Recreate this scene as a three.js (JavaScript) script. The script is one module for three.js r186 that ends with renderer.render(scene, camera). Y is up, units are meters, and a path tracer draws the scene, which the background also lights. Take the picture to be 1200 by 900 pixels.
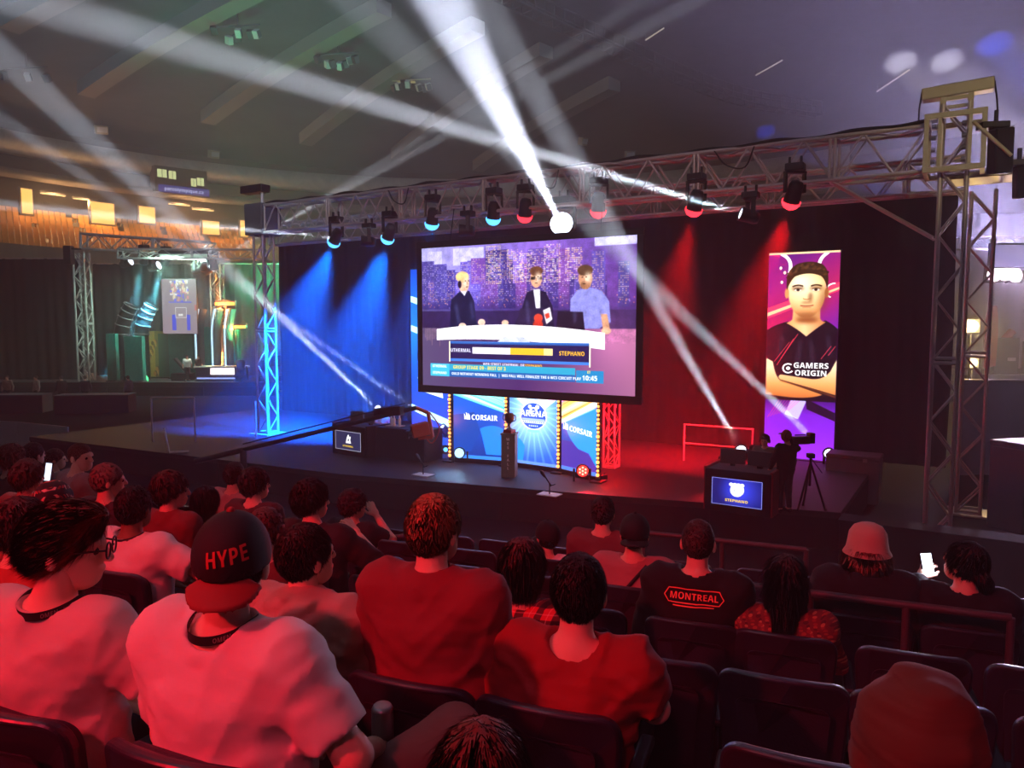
import * as THREE from 'three';
import { RoundedBoxGeometry } from 'three/addons/geometries/RoundedBoxGeometry.js';
import { mergeGeometries } from 'three/addons/utils/BufferGeometryUtils.js';
import { ImprovedNoise } from 'three/addons/math/ImprovedNoise.js';
import { RectAreaLightUniformsLib } from 'three/addons/lights/RectAreaLightUniformsLib.js';

// ------------------------------------------------------------------ camera, haze, exposure
const scene = new THREE.Scene();
scene.background = new THREE.Color(0x000000);
const EYE = 4.7, FOCAL = 883, PITCH = THREE.MathUtils.degToRad(4.65);
const camera = new THREE.PerspectiveCamera(2 * Math.atan(450 / FOCAL) * 180 / Math.PI, 4 / 3, 0.05, 400);
camera.position.set(0, EYE, 0);
camera.rotation.x = -PITCH;
scene.fog = new THREE.FogExp2(0xffffff, 0.006);          // the stage haze that makes the beams visible
const renderer = new THREE.WebGLRenderer();
renderer.toneMapping = THREE.LinearToneMapping;
renderer.toneMappingExposure = 1.0;
renderer.shadowMap.enabled = true;
RectAreaLightUniformsLib.init();

// light levels of the lamps of the place, by kind (candela for spots, nits for panels)
const LEVEL = { beam: 140000, wash: 7200, red: 310, house: 40, far: 5200, bowl: 140 };

// ------------------------------------------------------------------ places: pixels of the 1200 x 900 frame to metres
const v3 = (x, y, z) => new THREE.Vector3(x, y, z);
const rad = THREE.MathUtils.degToRad;
const ray = (px, py) => { const a = (px - 600) / FOCAL, b = (450 - py) / FOCAL; return v3(a, b * Math.cos(PITCH) - Math.sin(PITCH), -b * Math.sin(PITCH) - Math.cos(PITCH)); };
const frame = (deg) => { const c = Math.cos(rad(deg)), s = Math.sin(rad(deg)); return {
  turn: -rad(deg),
  at: (x, y, z) => v3(c * x - s * z, y, s * x + c * z),                                     // own axes to world (x along, z towards the seats)
  px: (px, py, z) => { const d = ray(px, py), t = z / (-s * d.x + c * d.z); return v3(c * d.x + s * d.z, 0, 0).multiplyScalar(t).add(v3(0, EYE + d.y * t, z)); },   // pixel on the upright plane z = const, in own axes
  own: (p) => v3(c * p.x + s * p.z, p.y, -s * p.x + c * p.z),
}; };
const onHeight = (px, py, y) => { const d = ray(px, py); return d.multiplyScalar((y - EYE) / d.y).add(v3(0, EYE, 0)); };
const onDepth = (px, py, depth) => { const d = ray(px, py); return d.multiplyScalar(depth / -d.z).add(v3(0, EYE, 0)); };
const STAGE = frame(31.5), ROWS = frame(21);
const DECK = 0.8;

// ------------------------------------------------------------------ names, things, parts
let seed = 7;
const rnd = () => { seed = (seed * 1664525 + 1013904223) % 4294967296; return seed / 4294967296; };
const taken = new Map();
const numbered = (name) => { const n = taken.get(name) ?? 0; taken.set(name, n + 1); return n ? name + '_' + String(n).padStart(3, '0') : name; };
function tag(o, label, category, group, kind) { if (label) o.userData.label = label; if (category) o.userData.category = category; if (group) o.userData.group = group; if (kind) o.userData.kind = kind; return o; }
function thing(name, label, category, pos = v3(0, 0, 0), turn = 0, group) {
  const o = new THREE.Group(); o.name = numbered(name); o.position.copy(pos); o.rotation.y = turn; scene.add(o);
  return tag(o, label, category, group);
}
function mesh(name, geometry, material, parent, pos, rot) {
  const o = new THREE.Mesh(geometry, material); o.name = parent === scene ? numbered(name) : name; o.castShadow = o.receiveShadow = true;
  if (pos) o.position.set(...pos); if (rot) o.rotation.set(...rot);
  (parent || scene).add(o); return o;
}
function copyOf(root, pos, turn, label, group) {
  const r = root.clone(); r.name = numbered(root.name.replace(/_\d{3}$/, '')); r.position.copy(pos); r.rotation.y = turn; scene.add(r);
  r.userData = { ...root.userData }; if (label) r.userData.label = label; if (group) r.userData.group = group; return r;
}
const struct = (name, geometry, material, label, pos, rot) => tag(mesh(name, geometry, material, scene, pos, rot), label, undefined, undefined, 'structure');
const unitBox = new THREE.BoxGeometry(1, 1, 1), unitTube = new THREE.CylinderGeometry(1, 1, 1, 10), unitTubeFine = new THREE.CylinderGeometry(1, 1, 1, 28), unitBall = new THREE.SphereGeometry(1, 20, 14);
const rounded = new Map();
function roundBox(w, h, d, r) { const k = [w, h, d, r].map((x) => x.toFixed(4)).join(); if (!rounded.has(k)) rounded.set(k, new RoundedBoxGeometry(w, h, d, 2, r)); return rounded.get(k); }
function box(parent, name, w, h, d, x, y, z, m, r = 0, rot) {
  const o = mesh(name, r ? roundBox(w, h, d, r) : unitBox, m, parent, [x, y, z], rot); if (!r) o.scale.set(w, h, d); return o;
}
const UPY = v3(0, 1, 0);
function tube(parent, name, a, b, r, m, fine) {
  const d = b.clone().sub(a), o = mesh(name, fine ? unitTubeFine : unitTube, m, parent); o.position.copy(a).addScaledVector(d, 0.5);
  o.scale.set(r, d.length(), r); o.quaternion.setFromUnitVectors(UPY, d.normalize()); return o;
}
const lathe = (pts, n = 28) => new THREE.LatheGeometry(pts.map(([x, y]) => new THREE.Vector2(x, y)), n);
const pipe = (pts, r, n = 24, sides = 8) => new THREE.TubeGeometry(new THREE.CatmullRomCurve3(pts), n, r, sides, false);

// ------------------------------------------------------------------ textures and materials
function canvas(w, h, draw) { const c = document.createElement('canvas'); c.width = w; c.height = h; draw(c.getContext('2d'), w, h); const t = new THREE.CanvasTexture(c); t.colorSpace = THREE.SRGBColorSpace; t.magFilter = THREE.LinearFilter; return t; }
const perlin = new ImprovedNoise(), noise = (x, y, z) => perlin.noise(x, y, z);
function noiseMap(n, layers, lo, hi) {      // grey values that tile
  const d = new Uint8Array(n * n * 4);
  for (let y = 0; y < n; y++) for (let x = 0; x < n; x++) {
    let s = 0, a = 0;
    for (const [f, w] of layers) { const u = x / n * Math.PI * 2, v = y / n * Math.PI * 2, k = f / 6.283; s += w * noise(Math.cos(u) * k + 9, Math.sin(u) * k + Math.cos(v) * k * 1.3, Math.sin(v) * k * 1.3 + f); a += w; }
    const g = lo + (hi - lo) * Math.min(1, Math.max(0, 0.5 + s / a * 0.9)), o = (y * n + x) * 4; d[o] = d[o + 1] = d[o + 2] = g; d[o + 3] = 255;
  }
  const t = new THREE.DataTexture(d, n, n); t.magFilter = THREE.LinearFilter; t.wrapS = t.wrapT = THREE.RepeatWrapping; t.needsUpdate = true; return t;
}
const grain = noiseMap(256, [[6, 1], [18, 0.8], [50, 0.6]], 150, 255), weave = noiseMap(256, [[40, 1], [90, 1]], 90, 255);
const tiled = (t, x, y) => { const c = t.clone(); c.repeat.set(x, y); c.needsUpdate = true; return c; };
const std = (color, roughness = 0.8, more = {}) => new THREE.MeshStandardMaterial({ color, roughness, ...more });
const M = {
  floor: new THREE.MeshPhysicalMaterial({ color: 0x14141a, roughness: 1, specularIntensity: 0.2, map: tiled(grain, 20, 20) }), deck: std(0x26262c, 0.68, { map: tiled(grain, 9, 5), bumpMap: tiled(weave, 30, 18), bumpScale: 0.002 }), terrace: std(0x2b2628, 0.85, { map: tiled(grain, 8, 8) }),
  drape: std(0x1a1a20, 1), drapeGrey: std(0x55525c, 0.95), skirt: std(0x120f13, 0.95), roof: std(0x55585f, 0.95, { map: tiled(grain, 10, 5) }), rib: std(0x96928c, 0.9, { map: tiled(grain, 1, 6) }),
  wall: std(0x35302f, 0.95, { map: tiled(grain, 16, 3) }), band: std(0xc9c2b8, 0.9, { map: tiled(grain, 30, 1) }), concrete: std(0x8a8076, 0.95, { map: tiled(grain, 12, 2) }),
  alu: std(0xb9aca8, 0.42, { metalness: 0.25 }), aluWarm: std(0xb9ad90, 0.5, { metalness: 0.2 }), aluSmall: std(0xb8b3b0, 0.5, { metalness: 0.2 }),
  black: std(0x101013, 0.55), blackSoft: std(0x141317, 0.8), grey: std(0x55555a, 0.6), cable: std(0x0c0b0d, 0.75), white: std(0xd8d6d2, 0.6), steel: std(0x9a989c, 0.3, { metalness: 0.85 }),
  seat: std(0x2b2438, 0.55, { bumpMap: tiled(weave, 2, 2), bumpScale: 0.0015 }), seatShell: new THREE.MeshPhysicalMaterial({ color: 0x2a2336, roughness: 0.38, clearcoat: 0.5, clearcoatRoughness: 0.25 }), rail: std(0x544a50, 0.4, { metalness: 0.2 }), seatFrame: std(0x2a282c, 0.45, { metalness: 0.4 }),
  wallCloth: std(0x9a96a8, 0.95), orangeSeat: std(0xd09a48, 0.6), teal: std(0x1f9c8c, 0.6), wood: std(0x7a5a3a, 0.7), boothRed: std(0x8a1f22, 0.5), plinth: std(0x7d756a, 0.6, { map: tiled(grain, 1, 1) }),
};
const glow = (color, k) => new THREE.MeshStandardMaterial({ color: 0x050505, roughness: 0.6, emissive: color, emissiveIntensity: k });
const picture = (t, k) => new THREE.MeshStandardMaterial({ color: 0x050505, roughness: 0.5, emissive: 0xffffff, emissiveMap: t, emissiveIntensity: k });

// ------------------------------------------------------------------ the arena: floor, dome, bowl
const CX = -4, CZ = -45, RAD = 48, EAVES = EYE + 17.5, RISE = 8;
const domeY = (x, z) => EAVES + RISE * (1 - ((x - CX) ** 2 + (z - CZ) ** 2) / (RAD + 6) ** 2);
struct('floor', new THREE.BoxGeometry(112, 0.2, 112), M.floor, 'dark arena floor in front of and around the stage', [CX, -0.1, CZ]);
{ // the dome as a closed shell with thickness
  const pts = []; for (let i = 0; i <= 20; i++) { const r = (RAD + 7) * i / 20; pts.push([Math.max(r, 0.01), EAVES + RISE * (1 - (r / (RAD + 6)) ** 2)]); }
  for (let i = 20; i >= 0; i--) pts.push([Math.max(pts[i][0], 0.01), pts[i][1] + 0.4]);
  struct('ceiling', lathe(pts, 72), M.roof, 'dark shallow dome roof of the arena', [CX, 0, CZ]);
  struct('wall_round', lathe([[RAD + 6, 0], [RAD + 6, EAVES + 0.6], [RAD + 6.5, EAVES + 0.6], [RAD + 6.5, 0]], 72), M.wall, 'dark round outer wall of the arena', [CX, 0, CZ]);
  const sector = (p, a0, a1, n) => { const g = new THREE.LatheGeometry(p.map(([x, y]) => new THREE.Vector2(x, y)), n, a0, a1 - a0); return g; };
  const A0 = Math.PI * 0.72, A1 = Math.PI * 1.66;
  // upper tier: stepped concrete, front wall under it, back wall over it
  const steps = []; let r = 41.5, y = EYE + 5.6;
  steps.push([41.2, 0], [41.2, EYE + 6.5], [41.5, EYE + 6.5], [41.5, y]);
  for (let i = 0; i < 9; i++) { steps.push([r + 0.75, y]); r += 0.75; y += 0.5; steps.push([r, y]); }
  steps.push([r + 1.2, y]);
  struct('wall_tier', sector(steps, A0, A1, 90), M.concrete, 'stepped concrete upper seating tier across the arena', [CX, 0, CZ]);
  struct('trim_1', sector([[RAD - 0.6, EAVES - 2.3], [RAD - 1.4, EAVES - 1.9], [RAD - 1.4, EAVES - 0.5], [RAD + 0.4, EAVES - 0.1], [RAD + 0.4, EAVES - 2.3], [RAD - 0.6, EAVES - 2.3]], A0, A1, 90), M.band, 'pale concrete ring beam where the dome meets the bowl', [CX, 0, CZ]);
  struct('wall_bowl', sector([[RAD + 0.4, y - 0.5], [RAD + 0.4, EAVES + 0.5], [RAD + 0.8, EAVES + 0.5], [RAD + 0.8, y - 0.5]], A0, A1, 90), M.wall, 'dark wall above the upper seating tier', [CX, 0, CZ]);
  // lighter fascia over the seats with the openings of the walkway
  struct('trim_2', sector([[RAD - 0.5, y + 3.2], [RAD - 1.5, y + 2.7], [RAD - 1.5, y + 3.6], [RAD + 0.3, y + 3.9], [RAD + 0.3, y + 3.2], [RAD - 0.5, y + 3.2]], A0, A1, 90), M.concrete, 'concrete soffit edge over the lit walkway behind the seats', [CX, 0, CZ]);
  // the seats of the tier: far too many and too small to count
  const seatGeo = mergeGeometries([new THREE.BoxGeometry(0.44, 0.06, 0.4).translate(0, 0.42, 0), new THREE.BoxGeometry(0.44, 0.45, 0.06).translate(0, 0.66, 0.2), new THREE.BoxGeometry(0.05, 0.4, 0.3).translate(0, 0.2, 0)]);
  const places = []; let rr = 41.5, yy = EYE + 5.6;
  for (let i = 0; i < 9; i++) {
    for (let a = Math.PI * 1.18; a < A1; a += 0.52 / (rr + 0.4)) {
      if ((a * 11.3) % 1 < 0.07) continue;        // aisles
      const m = new THREE.Matrix4().makeRotationY(a); m.setPosition(CX + Math.sin(a) * (rr + 0.35), yy, CZ + Math.cos(a) * (rr + 0.35)); places.push(m);
    }
    rr += 0.75; yy += 0.5;
  }
  const inst = new THREE.InstancedMesh(seatGeo, M.orangeSeat, places.length); places.forEach((m, i) => inst.setMatrixAt(i, m)); inst.name = 'tier_seats'; inst.castShadow = inst.receiveShadow = true;
  tag(inst, 'rows of empty orange seats on the far upper tier', 'seats', undefined, 'stuff'); scene.add(inst);
  // lamps of the walkway behind the tier
  const bowlPoint = (px, py, radius) => { let lo = 30, hi = 110; for (let i = 0; i < 40; i++) { const m = (lo + hi) / 2, p = onDepth(px, py, m); if (Math.hypot(p.x - CX, p.z - CZ) < radius) lo = m; else hi = m; } return onDepth(px, py, lo); };
  const lampSpots = [[31, 236, 0.9, 2.2, 'tilted'], [120, 250, 2.1, 2.0, 'doorway'], [172, 252, 1.5, 1.6, 'stair'], [247, 267, 1.7, 1.4, 'second'], [286, 268, 0.8, 1.7, 'last']];
  const where = ['beside the slanted wall', 'over the middle aisle', 'by the stair mouth', 'right of the sign booth', 'next to the stage truss'];
  lampSpots.forEach(([px, py, w, h], i) => {
    const p = bowlPoint(px, py, RAD - 1.9), a = Math.atan2(p.x - CX, p.z - CZ) + Math.PI;
    const t = thing('walkway_lamp', 'glowing warm walkway opening ' + where[i] + ' above the orange seats', 'lamp', p, a, undefined);
    box(t, 'lamp_glass', w, h, 0.1, 0, 0, 0.1, glow(0xffc566, 1.8)); box(t, 'housing', w + 0.3, h + 0.3, 0.25, 0, 0, -0.1, M.concrete);
    const l = new THREE.RectAreaLight(0xffc888, LEVEL.bowl, w, h); l.position.set(0, 0, 0.2); l.lookAt(v3(0, -0.6, 3)); l.rotation.set(0.25, Math.PI, 0); t.add(l); l.lookAt(p.clone().add(v3(Math.sin(a) * 3, -2.2, Math.cos(a) * 3)));
  });
  // strip lamps under the soffit
  [[62, 228], [100, 234], [210, 240], [238, 246]].forEach(([px, py], i) => {
    const p = bowlPoint(px, py, RAD - 1.6), a = Math.atan2(p.x - CX, p.z - CZ) + Math.PI;
    const t = thing('strip_lamp', 'warm strip lamp under the soffit behind the orange seats', 'lamp', p, a, 'strip lamps of the walkway');
    box(t, 'housing', 2.2, 0.16, 0.3, 0, 0.1, 0, M.concrete); box(t, 'diffuser', 2.1, 0.08, 0.24, 0, 0, 0, glow(0xffd28a, 2.5));
    const l = new THREE.PointLight(0xffc888, LEVEL.bowl * 0.3); l.position.set(0, -0.3, 0.3); l.shadow.radius = 8; t.add(l);
  });
  // glazed booth with the banner
  const bp = bowlPoint(212, 212, RAD - 2.2), ba = Math.atan2(bp.x - CX, bp.z - CZ) + Math.PI;
  const booth = thing('press_booth', 'glazed press booth above the orange seats with a dark blue web banner', 'booth', bp, ba);
  box(booth, 'body', 5.2, 2.5, 1.6, 0, 0, -0.6, M.wall);
  const win = glow(0xd8e2a0, 1.2);
  [[-1.9, 0.5, 0.9], [-0.9, 0.45, 0.7], [1.2, -0.05, 0.5], [1.9, 0.1, 0.7]].forEach(([x, y2, w]) => { const p = box(booth, 'window_pane', w, 0.8, 0.06, x, y2, 0.23, win); box(p, 'mullion', 0.06, 1, 1.4, 0, 0, 0, M.black); });
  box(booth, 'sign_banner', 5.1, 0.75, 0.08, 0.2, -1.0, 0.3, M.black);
  mesh('sign_print', new THREE.PlaneGeometry(5.1, 0.75), picture(canvas(512, 76, (c, w, h) => { c.fillStyle = '#2a2d7c'; c.fillRect(0, 0, w, h); c.fillStyle = '#c8cdf0'; c.font = 'bold 46px sans-serif'; c.textAlign = 'center'; c.textBaseline = 'middle'; c.fillText('parcolympique.ca', w / 2, h / 2); }), 1.3), booth, [0.2, -1.0, 0.345]);  // banner print is given its own glow to lift it from the dark
}
// ribs of the dome, swept along its underside between the ends seen
function domeAt(px, py) { let lo = 5, hi = 120; for (let i = 0; i < 50; i++) { const m = (lo + hi) / 2, p = onDepth(px, py, m); if (p.y < domeY(p.x, p.z)) lo = m; else hi = m; } return onDepth(px, py, lo); }
[[100, 98, 330, -38], [243, 132, 450, 0], [358, 158, 560, 22], [465, 176, 640, 52], [560, 190, 720, 92], [10, 18, 100, -30]].forEach(([x0, y0, x1, y1], i) => {
  const a = domeAt(x0, y0), b = domeAt(x1, y1), n = 14, g = [];
  const dir = b.clone().sub(a).normalize(), side = dir.clone().cross(UPY).normalize().multiplyScalar(0.75);
  const pos = [], idx = [];
  for (let k = 0; k <= n; k++) { const p = a.clone().lerp(b, k / n); p.y = domeY(p.x, p.z); for (const [s, d] of [[-1, 0.1], [-1, -1.1], [1, -1.1], [1, 0.1]]) pos.push(p.x + side.x * s, p.y + d, p.z + side.z * s); }
  for (let k = 0; k < n; k++) for (let q = 0; q < 4; q++) { const c = k * 4 + q, d = k * 4 + (q + 1) % 4; idx.push(c, d, c + 4, d, d + 4, c + 4); }
  idx.push(0, 2, 1, 0, 3, 2); const e = n * 4; idx.push(e, e + 1, e + 2, e, e + 2, e + 3);
  let geo = new THREE.BufferGeometry(); geo.setAttribute('position', new THREE.Float32BufferAttribute(pos, 3)); geo.setIndex(idx); geo = geo.toNonIndexed(); geo.computeVertexNormals();
  struct('trim_' + (3 + i), geo, M.roofRib ?? M.rib, 'pale concrete rib under the dome roof');
});
{ // curved service catwalk under the dome
  const pts = [[560, -40], [640, 2], [720, 40], [800, 78], [880, 105], [960, 118]].map(([x, y]) => { const p = domeAt(x, y); p.y -= 1.4; return p; });
  const t = thing('catwalk', 'curved steel service catwalk hanging under the dome roof', 'catwalk');
  const curve = new THREE.CatmullRomCurve3(pts), N = 34, mid = M.grey;
  const off = (u, s, h) => { const p = curve.getPoint(u), d = curve.getTangent(u).cross(UPY).normalize(); return p.addScaledVector(d, s).add(v3(0, h, 0)); };
  for (const s of [-0.7, 0.7]) for (const h of [0, 1.1]) mesh('rail', new THREE.TubeGeometry(new THREE.CatmullRomCurve3([...Array(18)].map((_, i) => off(i / 17, s, h))), 40, 0.09, 6), mid, t);
  for (let i = 0; i <= N; i++) for (const s of [-0.7, 0.7]) tube(t, 'post', off(i / N, s, 0), off(i / N, s, 1.1), 0.05, mid);
  for (let i = 0; i <= N; i++) tube(t, 'cross_bar', off(i / N, -0.7, 0), off(i / N, 0.7, 0), 0.07, mid);
}
{ // light and loudspeaker clusters under the roof
  const spots = [[278, 12, 6, 'dark'], [396, 46, 7, 'dark'], [482, 78, 8, 'yellow'], [30, 62, 3, 'dark']];
  const labels = ['cluster of small white ceiling speakers beside the first rib', 'cluster of grey ceiling speakers beside the second rib', 'yellow lit cluster of roof fixtures on a beam', 'pair of small speakers high on the dark dome'];
  spots.forEach(([px, py, n, k], j) => {
    const p = domeAt(px, py); p.y -= 1.6; const t = thing('speaker_cluster', labels[j], 'speaker cluster', p);
    tube(t, 'hanger', v3(0, 0.4, 0), v3(0, 1.7, 0), 0.05, M.grey); tube(t, 'bar', v3(-1.8, 0.3, 0), v3(1.8, 0.45, 0.2), 0.07, k === 'yellow' ? M.aluWarm : M.grey);
    for (let i = 0; i < n; i++) { const b = box(t, 'speaker_box', 0.5, 0.62, 0.45, (i / (n - 1) - 0.5) * 3.2, -0.1 - 0.3 * rnd(), (rnd() - 0.5) * 1.6, i % 2 ? M.white : M.black, 0.04, [0.5, rnd() * 3, 0.2]); box(b, 'grille', 0.42, 0.54, 0.02, 0, 0, 0.225, M.grey); }
    if (k === 'yellow') { const b = box(t, 'lamp_panel', 1.6, 0.1, 0.35, -0.4, 0.1, 0.35, glow(0xe8d890, 0.55)); }
  });
  [[118, 141, 'first'], [250, 171, 'second'], [358, 193, 'third'], [683, 156, 'fourth'], [738, 172, 'fifth'], [428, 205, 'sixth']].forEach(([px, py]) => {
    const p = domeAt(px, py); p.y -= 0.9; const t = thing('roof_floodlight', 'small beige floodlight hanging from the dome roof', 'floodlight', p, rnd(), 'floodlights dotted over the dome');
    box(t, 'housing', 1.1, 0.8, 0.6, 0, 0, 0, M.aluWarm, 0.05, [0.3, 0, 0.1]); box(t, 'visor', 1.2, 0.06, 0.5, 0, 0.35, 0.5, M.grey, 0, [0.3, 0, 0]); tube(t, 'hanger', v3(0, 0.4, 0), v3(0, 1.1, 0), 0.05, M.grey); box(t, 'lens', 0.9, 0.5, 0.04, 0, -0.06, 0.32, M.white, 0, [0.3, 0, 0.1]);
  });
  [[886, 80, 917, 62], [1028, 99, 1066, 73], [757, 38, 778, 24]].forEach(([x0, y0, x1, y1], i) => { const a = domeAt(x0, y0), b = domeAt(x1, y1); a.y -= 0.6; b.y -= 0.6; const t = thing('tube_lamp', 'thin pale tube lamp slanting under the lilac part of the roof', 'lamp', a, 0, 'tube lamps under the roof'); tube(t, 'tube', v3(0, 0, 0), b.sub(a), 0.06, glow(0xfff0e0, 0.5)); tube(t, 'hanger', v3(0, 0, 0), v3(0, 0.8, 0), 0.03, M.grey); });
}

// ------------------------------------------------------------------ the stage deck, its skirt, and the drapes
const deckShape = [[-27.5, -13.2], [-13.8, -14.1], [-7.3, -15.4], [-2.2, -16.55], [-2.2, -23.6], [-27.5, -23.6]];
{
  const s = new THREE.Shape(deckShape.map(([x, z]) => new THREE.Vector2(x, -z)));
  const g = new THREE.ExtrudeGeometry(s, { depth: 0.12, bevelEnabled: true, bevelSize: 0.01, bevelThickness: 0.01, bevelSegments: 1 }); g.rotateX(-Math.PI / 2);
  const o = struct('floor_stage', g, M.deck, 'dark low stage deck lit blue on one side and red on the other', [0, DECK - 0.13, 0], [0, STAGE.turn, 0]);
  const k = thing('stage_skirt', 'black cloth skirt closing the front of the stage', 'skirt', v3(0, 0, 0), STAGE.turn);
  for (let i = 0; i < 5; i++) { const [x0, z0] = deckShape[i === 4 ? 5 : i], [x1, z1] = deckShape[i === 4 ? 0 : i + 1], L = Math.hypot(x1 - x0, z1 - z0), n = Math.max(2, Math.round(L / 2.4));
    for (let q = 0; q < n; q++) { const w = L / n; box(k, 'cloth_panel', w - 0.01, DECK - 0.13, 0.03, x0 + (x1 - x0) * (q + 0.5) / n, (DECK - 0.13) / 2, z0 + (z1 - z0) * (q + 0.5) / n - 0.02 + (q % 2) * 0.012, M.skirt, 0, [0, -Math.atan2(z1 - z0, x1 - x0), 0]); } }
}
// a hanging curtain with pleats, as one cloth with thickness
function curtain(w, h, pleat, depth, swag = 0, jitter = 0.4) {
  const n = Math.round(w / pleat * 6), pos = [], uv = [], idx = [], rows = 10;
  for (const back of [0, 1]) for (let j = 0; j <= rows; j++) for (let i = 0; i <= n; i++) {
    const x = i / n * w, y = j / rows * h, k = x / pleat * Math.PI * 2, drop = 0.7 + 0.3 * (1 - j / rows), u = 1 - i / n;
    const cut = swag && u > 0.9 ? 0 : 0;
    pos.push(x + 0.02 * Math.sin(k * 0.37 + y), y - cut, depth * drop * (Math.sin(k + jitter * Math.sin(k * 0.31)) * 0.7 + 0.3 * Math.sin(k * 0.43 + 1)) - back * 0.015); uv.push(x, y);
  }
  const N = n + 1, S = N * (rows + 1);
  for (let j = 0; j < rows; j++) for (let i = 0; i < n; i++) { const a = j * N + i; idx.push(a, a + 1, a + N, a + 1, a + N + 1, a + N); const b = a + S; idx.push(b, b + N, b + 1, b + 1, b + N, b + N + 1); }
  const g = new THREE.BufferGeometry(); g.setAttribute('position', new THREE.Float32BufferAttribute(pos, 3)); g.setAttribute('uv', new THREE.Float32BufferAttribute(uv, 2)); g.setIndex(idx); g.computeVertexNormals(); return g;
}
{
  const top = EYE + 3.35, h = top - DECK - 0.02, z = -23.15;
  const widths = [6.4, 6.4, 6.4, 6.4]; let x = -26.2;
  const names = ['black backdrop curtain at the blue end of the stage', 'black backdrop curtain behind the left player booth', 'black backdrop curtain behind the big screen', 'black backdrop curtain behind the portrait banner'];
  widths.forEach((w, i) => { const t = thing('backdrop_curtain', names[i], 'curtain', STAGE.at(x, DECK + 0.01, z), STAGE.turn, undefined); mesh('cloth', curtain(w + 0.1, h, 0.42, 0.04), M.drape, t); tube(t, 'curtain_rod', v3(0, h + 0.03, 0), v3(w, h + 0.03, 0), 0.03, M.alu); x += w; });
}

// ------------------------------------------------------------------ our own seating terrace (rows turned 21 degrees)
const rowD = (i) => 1.3 + 0.8 * i, rowFloor = (i) => EYE - (1.01 + 0.155 * i) - 0.88;
{
  for (let i = -3; i <= 6; i++) {
    const d0 = rowD(i) - 0.42, y = rowFloor(i), d = i === 6 ? 1.1 : 0.8, w = 30;
    const o = struct('floor_step', new THREE.BoxGeometry(w, y, d), M.terrace, 'dark concrete step of the seating terrace', undefined, [0, ROWS.turn, 0]); o.position.copy(ROWS.at(-4, y / 2, -(d0 + d / 2)));
  }
}

// ------------------------------------------------------------------ trusses
function trussParts(t, a, b, wide, high, bay, m, r = 0.025, rb = 0.012, joint = 5, up = UPY) {     // a, b: ends of the axis in the thing's own axes
  const dir = b.clone().sub(a), L = dir.length(); dir.normalize();
  const across = dir.clone().cross(up).normalize(), lift = across.clone().cross(dir).normalize();
  const at = (s, i, j) => a.clone().addScaledVector(dir, s).addScaledVector(across, i * wide / 2).addScaledVector(lift, j * high / 2);
  for (const i of [-1, 1]) for (const j of [-1, 1]) tube(t, 'chord', at(0, i, j), at(L, i, j), r, m);
  const n = Math.round(L / bay), s = L / n;
  for (let k = 0; k < n; k++) {
    const e = k % 2 ? -1 : 1;
    for (const i of [-1, 1]) tube(t, 'brace', at(k * s, i, -e), at((k + 1) * s, i, e), rb, m);
    for (const j of [-1, 1]) tube(t, 'brace', at(k * s, -e, j), at((k + 1) * s, e, j), rb, m);
    if (k % joint === 0) for (const q of [-0.05, 0.05]) { for (const i of [-1, 1]) tube(t, 'upright', at(Math.max(0, k * s + q), i, -1), at(Math.max(0, k * s + q), i, 1), rb * 1.3, m); for (const j of [-1, 1]) tube(t, 'cross_bar', at(Math.max(0, k * s + q), -1, j), at(Math.max(0, k * s + q), 1, j), rb * 1.3, m); }
  }
}
const TZ = -17.9, TLOW = EYE + 3.05, THIGH = EYE + 3.95, TL = -21, TR = -0.45;
{
  const t = thing('front_truss', 'long aluminium box truss over the front of the stage carrying the lamps', 'truss', STAGE.at(0, 0, TZ), STAGE.turn);
  trussParts(t, v3(TL + 0.4, (TLOW + THIGH) / 2, 0), v3(TR - 0.52, (TLOW + THIGH) / 2, 0), 0.6, THIGH - TLOW, 0.6, M.alu, 0.046, 0.026);
  const c = []; for (let i = 0; i <= 40; i++) c.push(v3(TL + 0.5 + i * (TR - TL - 1) / 40, THIGH + 0.05 + 0.03 * Math.sin(i * 1.9) + (i > 35 ? 0.008 * (i - 35) : 0), 0.28 + 0.04 * Math.sin(i)));
  mesh('cable_bundle', pipe(c, 0.04, 120, 6), M.cable, t);
  for (const [x, w] of [[-4.6, 0.7], [-9.5, 0.5], [-14.5, 0.6]]) mesh('cable_loop', pipe([v3(x - w, THIGH, 0.33), v3(x - w * 0.6, THIGH - 0.35, 0.34), v3(x, THIGH - 0.45, 0.34), v3(x + w * 0.3, THIGH, 0.33)], 0.018, 20, 6), M.cable, t);
  const b = thing('rear_truss', 'aluminium box truss behind the front truss above the curtain', 'truss', STAGE.at(0, 0, -21.4), STAGE.turn);
  trussParts(b, v3(-24.5, EYE + 3.55, 0), v3(-0.3, EYE + 3.55, 0), 0.5, 0.8, 0.66, M.alu, 0.04, 0.022);
}
function tower(x, z, label, headTop, w, base = 0) {
  const t = thing('truss_tower', label, 'truss tower', STAGE.at(x, base, z), STAGE.turn), H = headTop - base;
  box(t, 'base_plate', 0.9, 0.05, 0.9, 0, 0.025, 0, M.alu, 0.01);
  trussParts(t, v3(0, 0.05, 0), v3(0, H, 0), w, w, 0.62, M.alu, 0.042, 0.023, 6, v3(1, 0, 0));
  return t;
}
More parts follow.
